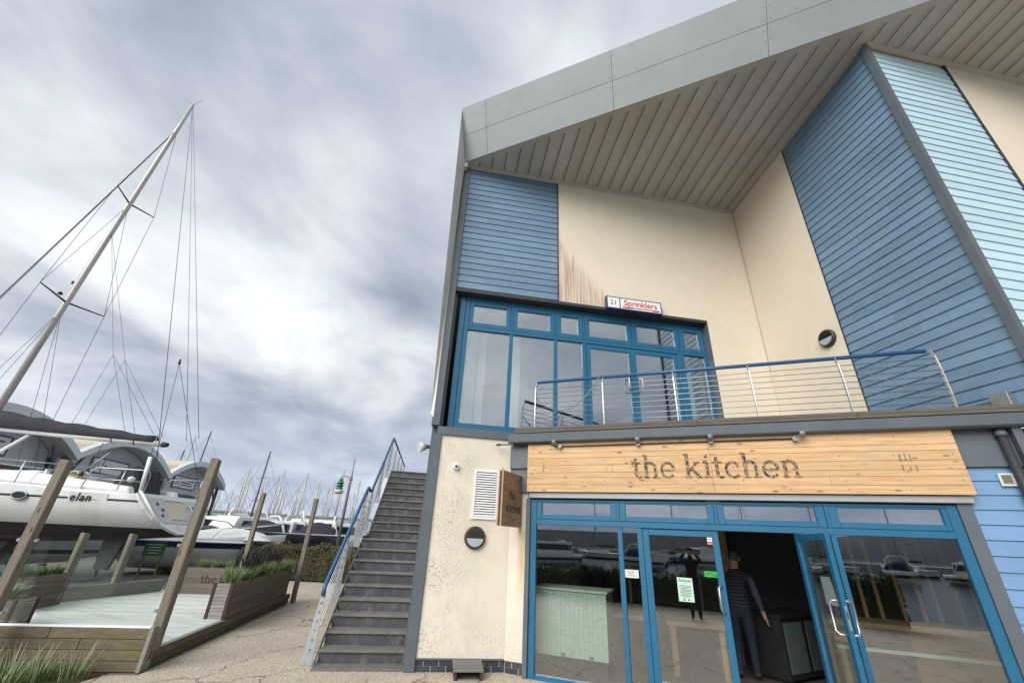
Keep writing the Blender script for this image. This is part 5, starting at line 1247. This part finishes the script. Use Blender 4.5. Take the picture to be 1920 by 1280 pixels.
m2 = motorboat('low white boat with a dark stripe ashore under the yacht hull', (-22.0, 5.9, 0), heading((-22, 5.9), (-19.5, 11.0)), 5.6, 1.0, .30, 1.16, ['gelcoat', 'stripe_grey'], stripe=(.45, .6), screen=False, cabin=(-.35, -.62, .35, 'gelcoat'))
for x in (-1.4, -3.6): kid(MB().box(x-.1, x+.1, -.4, .4, .0, .34), 'chock', 'sleeper_wood', m2)
gsn = local('yard_sign', 'green notice board with white lettering leaning beside the boats', 'sign', (-16.2, 9.9, 0), rad(32))
kid(MB().box(-.30, .30, -.015, .015, .80, 1.22), 'board', 'green_sign', gsn); kid(MB().box(-.27, -.22, .016, .05, 0, 1.2).box(.22, .27, .016, .05, 0, 1.2), 'leg', 'sleeper_wood', gsn)
for z, w_ in ((1.12, .46), (1.04, .36), (.96, .44), (.88, .28)): kid(MB().box(-w_/2, w_/2, -.019, -.016, z, z+.022), 'print_line', 'white_paint', gsn)
def pol(b_, D, z=0): return (D*cos(rad(b_)), D*sin(rad(b_)), z)
WZ = -.75
def cruiser(label, b_, D, rzd, **kw):
    return motorboat(label, pol(b_, D, 0), rad(rzd), kw.pop('L', 8), kw.pop('b', 1.4), WZ-.3, kw.pop('zd', .35)+.6, kw.pop('mats', ['gelcoat', 'stripe_grey']), group='motor boats moored in the marina', **kw)
cruiser('white flybridge cruiser with curved dark side windows moored in the marina', 143.6, 36, 60, L=9.5, b=1.6, zd=.75, cabin=(-.15, -.62, 1.0, 'gelcoat'), arch=True)
cruiser('white sports boat with a black folding canopy moored in the marina', 136.9, 33, 75, L=7.5, zd=.35, cover=(-.05, -.5, 1.25, 'dark_canvas'), arch=True)
cruiser('long black hulled workboat with pale fenders moored behind the hedge', 131.0, 27.0, 52, L=9.5, b=1.5, zd=.95, mats=['hull_black', 'hull_black'], screen=True)
cruiser('white cabin boat with a maroon cockpit canopy moored in the marina', 131.9, 33, 40, L=7.5, b=1.4, zd=.8, cover=(-.02, -.36, .85, 'maroon_canvas'), cabin=(-.36, -.7, .8, 'gelcoat'))
cruiser('white cabin boat with red curtains and a pale arch moored in the marina', 134.2, 35, 50, L=7.0, b=1.3, zd=.8, cabin=(-.1, -.62, .85, 'gelcoat'), arch=True)
cruiser('small white cruiser with a black cover moored nearest the sheds', 142.0, 30, 35, L=6.5, b=1.2, zd=.25, cover=(-.05, -.5, .9, 'dark_canvas'))
cruiser('white cruiser with a navy canopy moored among the masts', 139.6, 41, 80, L=8.5, b=1.5, zd=.6, cabin=(-.3, -.65, .7, 'gelcoat'), cover=(-.02, -.33, 1.3, 'navy_canvas'))
cruiser('white cruiser with an upright windscreen moored far across the marina', 138.3, 52, 60, L=9, b=1.5, zd=1.0, cabin=(-.2, -.6, 1.0, 'gelcoat'), arch=True)
for k_, (b_, D, rz_, lb) in enumerate(((144.6, 44, 30, 'white open launch moored beside the end shed'), (140.6, 34, 20, 'small white boat with a low cabin moored behind the motor boat bow'), (138.4, 36, 100, 'white cruiser lying across the others with a low windscreen'), (135.6, 42, 15, 'white cruiser with a tall pale cabin between two masts'),
        (133.0, 44, 70, 'white cruiser with a dark cockpit tent near the lamp post'), (130.2, 38, 30, 'white launch moored behind the lamp post'), (137.2, 46, 30, 'white cruiser with a rounded cabin moored in the middle pontoon'), (141.4, 50, 110, 'white cruiser broadside on the far pontoon'), (128.6, 40, 60, 'white cabin boat glimpsed through the stair rail wires'))):
    cruiser(lb, b_, D, rz_, L=7.5+.5*(k_ % 3), b=1.4, zd=.55+.15*(k_ % 2), cabin=(-.15, -.62, .8+.2*(k_ % 3), 'gelcoat'), arch=bool(k_ % 2), **({'cover': (-.02, -.2, 1.0, 'dark_canvas')} if k_ == 4 else {}))
# --- yachts with masts in the marina
def yacht(label, b_, elev, D, rzd, dark=False, furl=True):
    x, y, _ = pol(b_, D); t_ = local('moored_yacht', label, 'yacht', (x, y, WZ), rad(rzd), 'yachts moored in the marina')
    L = 9.5; st = [(0, 1.0, -.2, 1.05), (-2, 1.4, -.3, 1.05), (-5, 1.5, -.3, 1.12), (-7.5, .95, -.15, 1.25), (-L, .04, .5, 1.4)]
    m = loft(st, [-.3, 0, .1, .25, .8, .9, 1.06, 1.15, 1.3, 1.45]); zmat(m, lambda z: 1 if z < .24 or .8 < z < .88 else 0)
    kid(m, 'hull', ['gelcoat', 'stripe_grey'], t_, smooth=True)
    m = MB(); m.hexa([(-7.2, -.5, 1.1), (-2.8, -.95, 1.0), (-2.8, .95, 1.0), (-7.2, .5, 1.1)], [(-6.6, -.4, 1.45), (-2.9, -.75, 1.55), (-2.9, .75, 1.55), (-6.6, .4, 1.45)]); kid(m, 'coachroof', 'gelcoat', t_)
    H = 1.8 + D*math.tan(rad(elev)) - WZ
    mm = 'mast_dark' if dark else 'mast_metal'; k = D/60
    pipe_(t_, 'mast', [(-5.4, 0, 1.2), (-5.25, 0, H)], [.10*k, .07*k], mm, 6)
    for f in (.42, .68):
        pipe_(t_, 'spreader', [(-5.35, -1.0, 1.2+(H-1.2)*f), (-5.35, 1.0, 1.2+(H-1.2)*f)], .025*k, mm, 5)
    for q in ((-9.4, 0, 1.4), (0, 0, 1.1), (-5.2, 1.3, 1.1), (-5.2, -1.3, 1.1)): pipe_(t_, 'stay', [(-5.25, 0, H*.97), q], .011*k, 'rope_grey', 4)
    pipe_(t_, 'boom', [(-5.3, 0, 2.3), (-1.4, 0, 2.2)], .16, 'dark_canvas' if furl else 'gelcoat', 8)
    pipe_(t_, 'pushpit', [(-1.2, -1.1, 1.05), (-1.1, -1.1, 1.75), (0, -.7, 1.75), (0, .7, 1.75), (-1.1, 1.1, 1.75), (-1.2, 1.1, 1.05)], .03, 'steel', 5)
    return t_
marks = [(143.9, 8.5, 62, 70, 0, 'silver masted yacht with swept spreaders moored beside the sheds'), (141.65, 9.2, 52, 60, 1, 'black masted tall yacht moored behind the flax plants'), (137.35, 7.6, 66, 85, 1, 'yacht with a thick dark mast and white boom end moored mid marina'),
         (135.4, 6.0, 80, 60, 0, 'yacht with a pale mast seen just above the thin deck post'), (133.4, 5.95, 84, 75, 0, 'yacht with a pale mast and a radar ball halfway up'), (145.1, 7.0, 74, 60, 1, 'dark masted yacht moored right behind the end shed')]
for b_, e_, D, rz_, dk, lb in marks: yacht(lb, b_, e_, D, rz_, dk)
lbl = 'distant yacht with a slender pale mast in the crowded marina'
for b_, e_, D, rz_ in ((142.3, 4.5, 108, 80), (141.2, 3.4, 125, 60), (139.3, 5.0, 95, 70), (138.6, 4.0, 110, 85), (137.6, 4.9, 100, 65), (136.2, 3.8, 120, 75), (134.4, 4.4, 105, 60), (132.6, 4.2, 112, 80), (130.4, 5.2, 90, 70), (131.0, 3.6, 120, 60), (129.3, 6.6, 78, 75), (143.0, 3.8, 118, 70), (146.2, 5.2, 92, 60), (128.2, 4.2, 100, 70), (126.5, 5.0, 96, 70), (124.5, 4.0, 100, 70), (144.6, 4.2, 112, 66), (140.4, 3.7, 118, 75), (135.0, 3.2, 135, 70), (145.6, 3.6, 112, 60), (144.2, 5.6, 88, 75), (142.8, 5.5, 90, 66), (140.0, 4.6, 100, 70), (139.0, 6.0, 82, 60), (136.7, 5.3, 92, 80), (135.9, 4.6, 104, 62), (134.0, 3.5, 122, 70), (132.0, 5.1, 92, 66), (131.5, 4.5, 102, 80), (129.9, 4.0, 110, 60), (127.4, 5.6, 84, 70)):
    yacht(lbl, b_, e_, D, rz_, False)
# --- far harbour wall
hw = thing('harbour_wall', 'long pale harbour wall beyond the marina masts', 'wall', (-110, 110, WZ))
a, b = V3(pol(147, 178)), V3(pol(112, 175)); u = (b-a).normalized(); fr_ = Fr(a, u, V3((-u.y, u.x, 0)))
Lw = (b-a).length
bx('wall', 'harbour_shed', hw, fr_, 0, Lw, 0, 3, WZ, 5.6); bx('coping', 'harbour_stone', hw, fr_, -1, Lw+1, -.3, 3.4, 5.62, 6.15); bx('base', 'harbour_stone', hw, fr_, -1, Lw+1, -2, -.02, WZ, .9)
# --- lamp post with a green louvred lantern
LX, LY, _ = pol(131.65, 22)
lp = thing('street_lamp', 'tall grey lamp post with a green louvred lantern behind the hedge', 'street lamp', (LX, LY, 0))
MB().tube([(LX, LY, 0), (LX, LY, 4.1), (LX, LY, 5.05)], [.075, .06, .02], 10).build('post', 'galvanised', lp, smooth=True)
q = V3((-.74, -.66, 0))*.42
MB().tube([(LX, LY, 4.02), (LX+q.x*.5, LY+q.y*.5, 4.17), (LX+q.x, LY+q.y, 4.15), (LX+q.x, LY+q.y, 4.05)], .022, 6).build('arm', 'galvanised', lp, smooth=True)
MB().tube([(LX, LY, 4.0), (LX, LY, 4.12)], .085, 8).build('bracket', 'galvanised', lp)
for i, (r_, zz) in enumerate(((.10, 3.95), (.17, 3.83), (.17, 3.71), (.17, 3.59))):
    MB(Fr((LX+q.x, LY+q.y, 0))).lathe([(r_*.55, zz+.10), (r_, zz), (r_*.95, zz-.025)], 14).build('louvre', 'green_plastic', lp, smooth=True)
MB(Fr((LX+q.x, LY+q.y, 0))).lathe([(.20, 3.52), (.20, 3.42), (.14, 3.36)], 14).build('base_bowl', 'shed_rib', lp, smooth=True)
# --- barrel vaulted sheds
ROW = V3((-.486, .874, 0)); FRN = V3((.874, .486, 0))   # along the row, facing out
BAY = 9.35; PK = [V3((-31.5, 10.0, 0)), V3((-36.1, 18.15, 0)), V3((-40.65, 26.3, 0))]
info = [('red_paint', '24', 'barrel roofed white shed with dark red doors behind the yacht'), ('yellow_paint', '25', 'barrel roofed white shed numbered 25 with a yellow door'), ('shed_dark', '26', 'barrel roofed white shed with dark doors at the end of the row')]
for (dm, num, lb), c in zip(info, [p_ + ROW*.6 for p_ in PK]):
    t_ = thing('vaulted_shed', lb, 'building', tuple(c))
    f = Fr(c, ROW, -FRN)                        # x along the row, y back
    n = 18; zv, rise = 4.98, 1.6
    prof = [(-BAY/2 + BAY*i/n, zv + rise*(1-((2*i/n-1)**2))) for i in range(n+1)]
    m = MB(f)
    lo = [(x, z-.02) for x, z in prof]; up = [(x, z+.42) for x, z in prof]
    for (p0, p1, q0, q1) in zip(lo[:-1], lo[1:], up[:-1], up[1:]):
        m.hexa([(p0[0], 0, p0[1]), (p1[0], 0, p1[1]), (q1[0], 0, q1[1]), (q0[0], 0, q0[1])], [(p0[0], .45, p0[1]), (p1[0], .45, p1[1]), (q1[0], .45, q1[1]), (q0[0], .45, q0[1])])
    m.build('arch_fascia', 'shed_roof', t_)
    m = MB(f)
    for (p0, p1) in zip(prof[:-1], prof[1:]): m.hexa([(p0[0], .46, p0[1]+.05), (p1[0], .46, p1[1]+.05), (p1[0], .46, p1[1]+.30), (p0[0], .46, p0[1]+.30)], [(p0[0], 15, p0[1]+.05), (p1[0], 15, p1[1]+.05), (p1[0], 15, p1[1]+.30), (p0[0], 15, p0[1]+.30)])
    rf = m.build('roof', 'shed_wall', t_)
    for i in range(1, 2*n):
        k = i/2; x = -BAY/2 + BAY*k/n; z = zv + rise*(1-(2*k/n-1)**2)
        bx('roof_rib', 'shed_rib', rf, f, x-.05, x+.05, .46, 15, z+.31, z+.38)
    wall = MB(f); P_ = [(x, z) for x, z in prof]
    wall.hexa([(x, 1.4, z) for x, z in [(BAY/2-.2, 4.2), *[(x, z-.0) for x, z in reversed(prof[1:-1])], (-BAY/2+.2, 4.2)]], [(x, 1.6, z) for x, z in [(BAY/2-.2, 4.2), *[(x, z) for x, z in reversed(prof[1:-1])], (-BAY/2+.2, 4.2)]])
    wall.build('gable_panel', 'shed_wall', t_)
    for j in range(4): bx('door', dm if j != 3 else 'shed_dark', t_, f, -4.2+j*2.1, -4.2+j*2.1+2.05, 1.45, 1.52, 0, 4.17)
    bx('back_wall', 'shed_dark', t_, f, -BAY/2+.1, BAY/2-.1, 14.5, 14.7, 0, 5.3)
    for sx in (-BAY/2+.12, BAY/2-.32):
        bx('column', 'shed_dark', t_, f, sx, sx+.2, .5, .72, 0, zv+.1)
        m = MB(f); xx = sx+.1; s_ = 1 if sx < 0 else -1
        m.tube([(xx, .6, 3.6), (xx+s_*1.1, .6, 5.55)], .08, 6); m.build('brace', 'shed_dark', t_)
    sg = bx('sign_board', 'paper', t_, f, -1.7, 1.7, 1.33, 1.395, 4.65, 5.55)
    m = MB(f); ring(m, -1.75, 1.75, 4.60, 5.60, .07, 1.30, 1.39); m.build('sign_frame', 'sign_navy', t_)
    bx('sign_divider', 'sign_navy', t_, f, -.78, -.72, 1.31, 1.329, 4.67, 5.53)
    fs = Fr(f.p(1.7, 2.328, 3.45), -f.x, f.y)
    # reads from the front, so its x runs the other way when needed
    fs = Fr(f.p(-1.25, 1.326, 4.86), f.x, f.y)
    put_text(num, .62, fs, 'shed_dark', t_, align='CENTER', depth=.004)
    if num == '25':
        put_text('ASSOCIATION 9', .26, Fr(f.p(-.2, 1.326, 5.0), f.x, f.y), 'ink', t_, depth=.004, bold=.004)
        MB(f).lathe([(.12, 1.31), (.12, 1.328)], 5, c=(-.45, 5.1), axis='y').build('emblem', 'ink', t_)
    else:
        for zz, w_ in ((5.25, 1.9), (5.05, 1.5), (4.85, 1.8)): bx('print_line', 'shed_dark', t_, f, -.5, -.5+w_, 1.322, 1.329, zz, zz+.1)
# ------------------------------------------------------------------ people
def figure(name, label, loc, rz, J, E, mats_fn, mats, parts=()):
    t_ = local(name, label, 'person', loc, rz)
    names = list(J); me = bpy.data.meshes.new('body')
    me.from_pydata([J[n][0] for n in names], [(names.index(a), names.index(b)) for a, b in E], [])
    o = bpy.data.objects.new('body_src', me); COL.objects.link(o)
    o.modifiers.new('skin', 'SKIN'); o.modifiers.new('sub', 'SUBSURF').levels = 2
    o.modifiers['sub'].render_levels = 2
    sv = me.skin_vertices[0].data
    for i, n in enumerate(names): sv[i].radius = J[n][1]; sv[i].use_root = (n == 'pelvis')
    dg = bpy.context.evaluated_depsgraph_get(); bm_ = bpy.data.meshes.new_from_object(o.evaluated_get(dg))
    bpy.data.objects.remove(o)
    bm_.materials.clear()
    for m_ in mats: bm_.materials.append(MATS[m_])
    for p in bm_.polygons: p.material_index = mats_fn(p.center); p.use_smooth = True
    b = bpy.data.objects.new('body', bm_); COL.objects.link(b); b.parent = t_
    return t_
def R2(a, b=None): return (a, b if b else a)
def hand(J, E, wrist, d, side, tag_):           # d: direction of the hand
    d = V3(d).normalized(); w = V3(J[wrist][0]); n_ = V3((side, 0, 0)); s_ = d.cross(n_).normalized()
    J['palm'+tag_] = (tuple(w+d*.075), R2(.036, .02)); E.append((wrist, 'palm'+tag_))
    for i, (o_, l) in enumerate(((-.030, .070), (-.010, .082), (.010, .078), (.029, .060))):
        a = w + d*.10 + s_*o_; b = a + d*l*.55; c = b + (d*.8 - n_*.35)*l*.5
        J['f%d%s' % (i, tag_)] = (tuple(a), R2(.011)); J['g%d%s' % (i, tag_)] = (tuple(b), R2(.009)); J['h%d%s' % (i, tag_)] = (tuple(c), R2(.008))
        E += [('palm'+tag_, 'f%d%s' % (i, tag_)), ('f%d%s' % (i, tag_), 'g%d%s' % (i, tag_)), ('g%d%s' % (i, tag_), 'h%d%s' % (i, tag_))]
    a = w + d*.05 - s_*.042 - n_*.01; b = a + d*.045 - s_*.012 - n_*.015
    J['t0'+tag_] = (tuple(a), R2(.012)); J['t1'+tag_] = (tuple(b), R2(.009)); E += [('palm'+tag_, 't0'+tag_), ('t0'+tag_, 't1'+tag_)]
# man walking into the doorway, seen from behind (local +y is the way he faces)
J = {'pelvis': ((0, 0, .95), R2(.155, .12)), 'waist': ((.0, .0, 1.10), R2(.165, .125)), 'chest': ((.01, .02, 1.32), R2(.185, .13)), 'neckb': ((.015, .045, 1.49), R2(.09, .085)), 'neck': ((.025, .065, 1.55), R2(.06, .062)), 'head1': ((.03, .085, 1.63), R2(.075, .088)), 'head2': ((.03, .09, 1.715), R2(.070, .085)),
     'shL': ((-.20, .03, 1.42), R2(.072)), 'elL': ((-.27, .02, 1.15), R2(.055)), 'wrL': ((-.24, .17, .95), R2(.036)),
     'shR': ((.22, .02, 1.42), R2(.072)), 'elR': ((.29, -.04, 1.14), R2(.054)), 'wrR': ((.345, .05, .90), R2(.034)),
     'hipL': ((-.095, 0, .88), R2(.105)), 'knL': ((-.11, .06, .50), R2(.075)), 'anL': ((-.11, -.05, .10), R2(.052)), 'toL': ((-.12, .13, .045), R2(.045, .038)),
     'hipR': ((.095, 0, .88), R2(.105)), 'knR': ((.11, .03, .50), R2(.075)), 'anR': ((.115, -.02, .10), R2(.052)), 'toR': ((.14, .17, .045), R2(.045, .038))}
E = [('pelvis', 'waist'), ('waist', 'chest'), ('chest', 'neckb'), ('neckb', 'neck'), ('neck', 'head1'), ('head1', 'head2'), ('chest', 'shL'), ('shL', 'elL'), ('elL', 'wrL'), ('chest', 'shR'), ('shR', 'elR'), ('elR', 'wrR'),
     ('pelvis', 'hipL'), ('hipL', 'knL'), ('knL', 'anL'), ('anL', 'toL'), ('pelvis', 'hipR'), ('hipR', 'knR'), ('knR', 'anR'), ('anR', 'toR')]
hand(J, E, 'wrL', (.1, .35, -1), 1, 'L'); hand(J, E, 'wrR', (.25, .25, -1), -1, 'R')
def mf(c):
    if c.z > 1.52: return 0
    if c.z < .105: return 4
    if abs(c.x) > .215 and c.z < 1.40: return 0 if c.z < .935 else 2
    return 1 if c.z > .97 else 3
man = figure('person', 'man in dark quilted vest and jeans walking in through the open door', (0.66, 8.85, 0.004), rad(-8), J, E, mf, ['skin_tone', 'cloth_vest', 'cloth_sleeve', 'cloth_denim', 'shoe_brown'])
def ellip(c, r, keep=lambda u: True, n=18, k=12):
    m = MB(); vs = {}; 
    for j in range(k+1):
        for i in range(n):
            a, b = 2*pi*i/n, pi*j/k; vs[i, j] = len(m.v); m.v.append((c[0]+r[0]*cos(a)*sin(b), c[1]+r[1]*sin(a)*sin(b), c[2]+r[2]*cos(b)))
    for j in range(k):
        for i in range(n):
            f = (vs[i, j], vs[(i+1) % n, j], vs[(i+1) % n, j+1], vs[i, j+1])
            ce = V3([sum(m.v[q][t]/4 for q in f) for t in range(3)]) - V3(c)
            if keep(ce): m.f.append(f[::-1]); m.mi.append(0)
    return m
kid(ellip((.03, .085, 1.695), (.084, .103, .096), lambda c: c.z > -.04 and c.y < .035 or c.z > .045), 'hair', 'grey_hair', man, smooth=True)
for sg in (-1, 1): kid(ellip((.03+sg*.09, .095, 1.665), (.016, .026, .036)), 'ear', 'skin_tone', man, smooth=True)
kid(ellip((.03, .19, 1.66), (.016, .022, .026)), 'nose', 'skin_tone', man, smooth=True)
for z0 in (1.05, 1.12, 1.19, 1.26, 1.33, 1.40):
    pass
# photographer, seen only as a reflection in the door glass; the phone sits just behind the lens
J = {'pelvis': ((0, -.22, .97), R2(.15, .12)), 'waist': ((0, -.22, 1.12), R2(.155, .12)), 'chest': ((0, -.24, 1.36), R2(.18, .125)), 'neckb': ((0, -.24, 1.53), R2(.085)), 'neck': ((0, -.235, 1.59), R2(.058)), 'head1': ((0, -.22, 1.67), R2(.074, .086)), 'head2': ((0, -.215, 1.755), R2(.07, .085)),
     'shL': ((-.20, -.22, 1.46), R2(.07)), 'elL': ((-.27, -.02, 1.50), R2(.054)), 'wrL': ((-.12, .10, 1.70), R2(.034)),
     'shR': ((.20, -.22, 1.46), R2(.07)), 'elR': ((.27, -.02, 1.50), R2(.054)), 'wrR': ((.12, .10, 1.70), R2(.034)),
     'hipL': ((-.09, -.22, .90), R2(.10)), 'knL': ((-.10, -.20, .50), R2(.072)), 'anL': ((-.10, -.24, .10), R2(.05)), 'toL': ((-.11, -.08, .045), R2(.044, .038)),
     'hipR': ((.09, -.22, .90), R2(.10)), 'knR': ((.10, -.20, .50), R2(.072)), 'anR': ((.10, -.24, .10), R2(.05)), 'toR': ((.11, -.08, .045), R2(.044, .038))}
E = [e for e in [('pelvis', 'waist'), ('waist', 'chest'), ('chest', 'neckb'), ('neckb', 'neck'), ('neck', 'head1'), ('head1', 'head2'), ('chest', 'shL'), ('shL', 'elL'), ('elL', 'wrL'), ('chest', 'shR'), ('shR', 'elR'), ('elR', 'wrR'),
     ('pelvis', 'hipL'), ('hipL', 'knL'), ('knL', 'anL'), ('anL', 'toL'), ('pelvis', 'hipR'), ('hipR', 'knR'), ('knR', 'anR'), ('anR', 'toR')]]
hand(J, E, 'wrL', (.25, .1, 1), 1, 'L'); hand(J, E, 'wrR', (-.25, .1, 1), -1, 'R')
def mf2(c):
    if c.z > 1.60 and abs(c.x) < .11 and c.y < -.08: return 0
    if c.y > .07 and c.z > 1.66: return 0
    return 2 if c.z < .93 else 1
ph = figure('person', 'photographer in black clothes holding up a phone, mirrored in the door glass', (0, -.30, 0.0), 0, J, E, mf2, ['skin_tone', 'cloth_black', 'cloth_denim'])
kid(ellip((0, -.235, 1.745), (.09, .108, .10), lambda c: c.z > -.03 and c.y < .04 or c.z > .045), 'hair', 'cloth_black', ph, smooth=True)
phn = thing('phone', 'black phone held up by the photographer mirrored in the door glass', 'phone', (0, -.06, 1.77))
m = MB(Fr((0, -.03, 1.8), V3(CR[0][:1] + CR[1][:1] + CR[2][:1]), V3((CR[0][2], CR[1][2], CR[2][2]))*-1, V3((CR[0][1], CR[1][1], CR[2][1]))))
m.box(-.11, .05, -.020, -.010, -.06, .02); m.build('case', 'black_plastic', phn, bevel=.003)

# ------------------------------------------------------------------ what the windows mirror: the quay behind the camera
hedge('shrub_hedge', 'dark green shrubs along the quay edge mirrored in the shop windows', (-7.5, -3.6), (2.6, -3.4), 1.2, 0.95, 5000, 'bush_leaf', 9, .075)
hedge('shrub_hedge', 'rounded dark green bush on the quay edge mirrored in the right hand window', (4.2, -3.4), (5.6, -3.3), 1.3, 1.25, 2500, 'bush_leaf', 12, .07)
for k, x in enumerate((-3.6, -3.2, -2.6)):
    plant('flax_plant', 'tall dark flax plant on the quay edge mirrored in the shop windows', 'plant', (x, -2.9, 0), [('leaves', 'flax_dark', (90, 1.5, .7, .15, .05, .25, 700+k))], 'flax on the quay edge')
for x in (-2.35, -2.05, .2): post(x, -2.75, 0, 1.15, .09, 'short pale post on the quay edge mirrored in the shop windows')
bkw = thing('breakwater', 'dark stone breakwater across the harbour mirrored in the windows', 'breakwater', (0, -120, WZ))
bx('wall', 'harbour_stone', bkw, W, -160, 15, -122, -118, WZ, 5.0); bx('apron', 'harbour_stone', bkw, W, -160, 170, -117.9, -100, WZ, .6)
for k, (x, y, rz_) in enumerate(((-20, -60, 10), (-8, -52, 200), (3, -62, 20), (9, -45, 60), (16, -66, 190), (22, -52, 0), (30, -60, 100), (36, -48, 15), (44, -66, 40), (26, -40, 5), (-14, -46, 75), (-3, -84, 30))):
    kw = [dict(cabin=(-.2, -.6, .9, 'gelcoat')), dict(cover=(-.05, -.5, 1.2, 'navy_canvas'), arch=True), dict(cabin=(-.1, -.7, 1.4, 'gelcoat'), arch=True), dict(cover=(-.05, -.6, .9, 'dark_canvas'))][k % 4]
    cx = motorboat('white boat %s across the harbour, mirrored in the windows' % ('with a low cabin', 'with a navy canopy', 'with a tall cabin and arch', 'under a dark cover')[k % 4], (x, y, 0), rad(rz_+23*k), 7.0+.7*k, 1.4, WZ-.3, .3+.12*(k % 3), ['gelcoat', 'stripe_grey'] if k % 3 else ['gelcoat', 'hull_black'], group='boats mirrored in the windows', **kw)
for k, (x, y) in enumerate(((-12, -75), (2, -78), (24, -74), (36, -80), (10, -66), (48, -76))):
    b_ = math.degrees(math.atan2(y, x)); D = math.hypot(x, y); yacht('tall masted yacht moored across the harbour mirrored in the windows', b_, 8.5, D, 20+15*k)
m = MB(); N_ = 60; vs = []
for i in range(N_+1):
    x = -900 + 2400*i/N_; h_ = 4 + 40*math.exp(-((x-400)/190)**2) + 18*math.exp(-((x-60)/160)**2) + 3*sin(i*.9)
    vs += [(x, -900, WZ-1), (x, -930, h_), (x, -1300, WZ-1)]
m.v = vs
for i in range(N_):
    for j in (0, 1): m.f.append((3*i+j, 3*i+3+j, 3*i+4+j, 3*i+1+j)); m.mi.append(0)
tag(m.build('hills', 'hill_green', smooth=True), kind='structure')
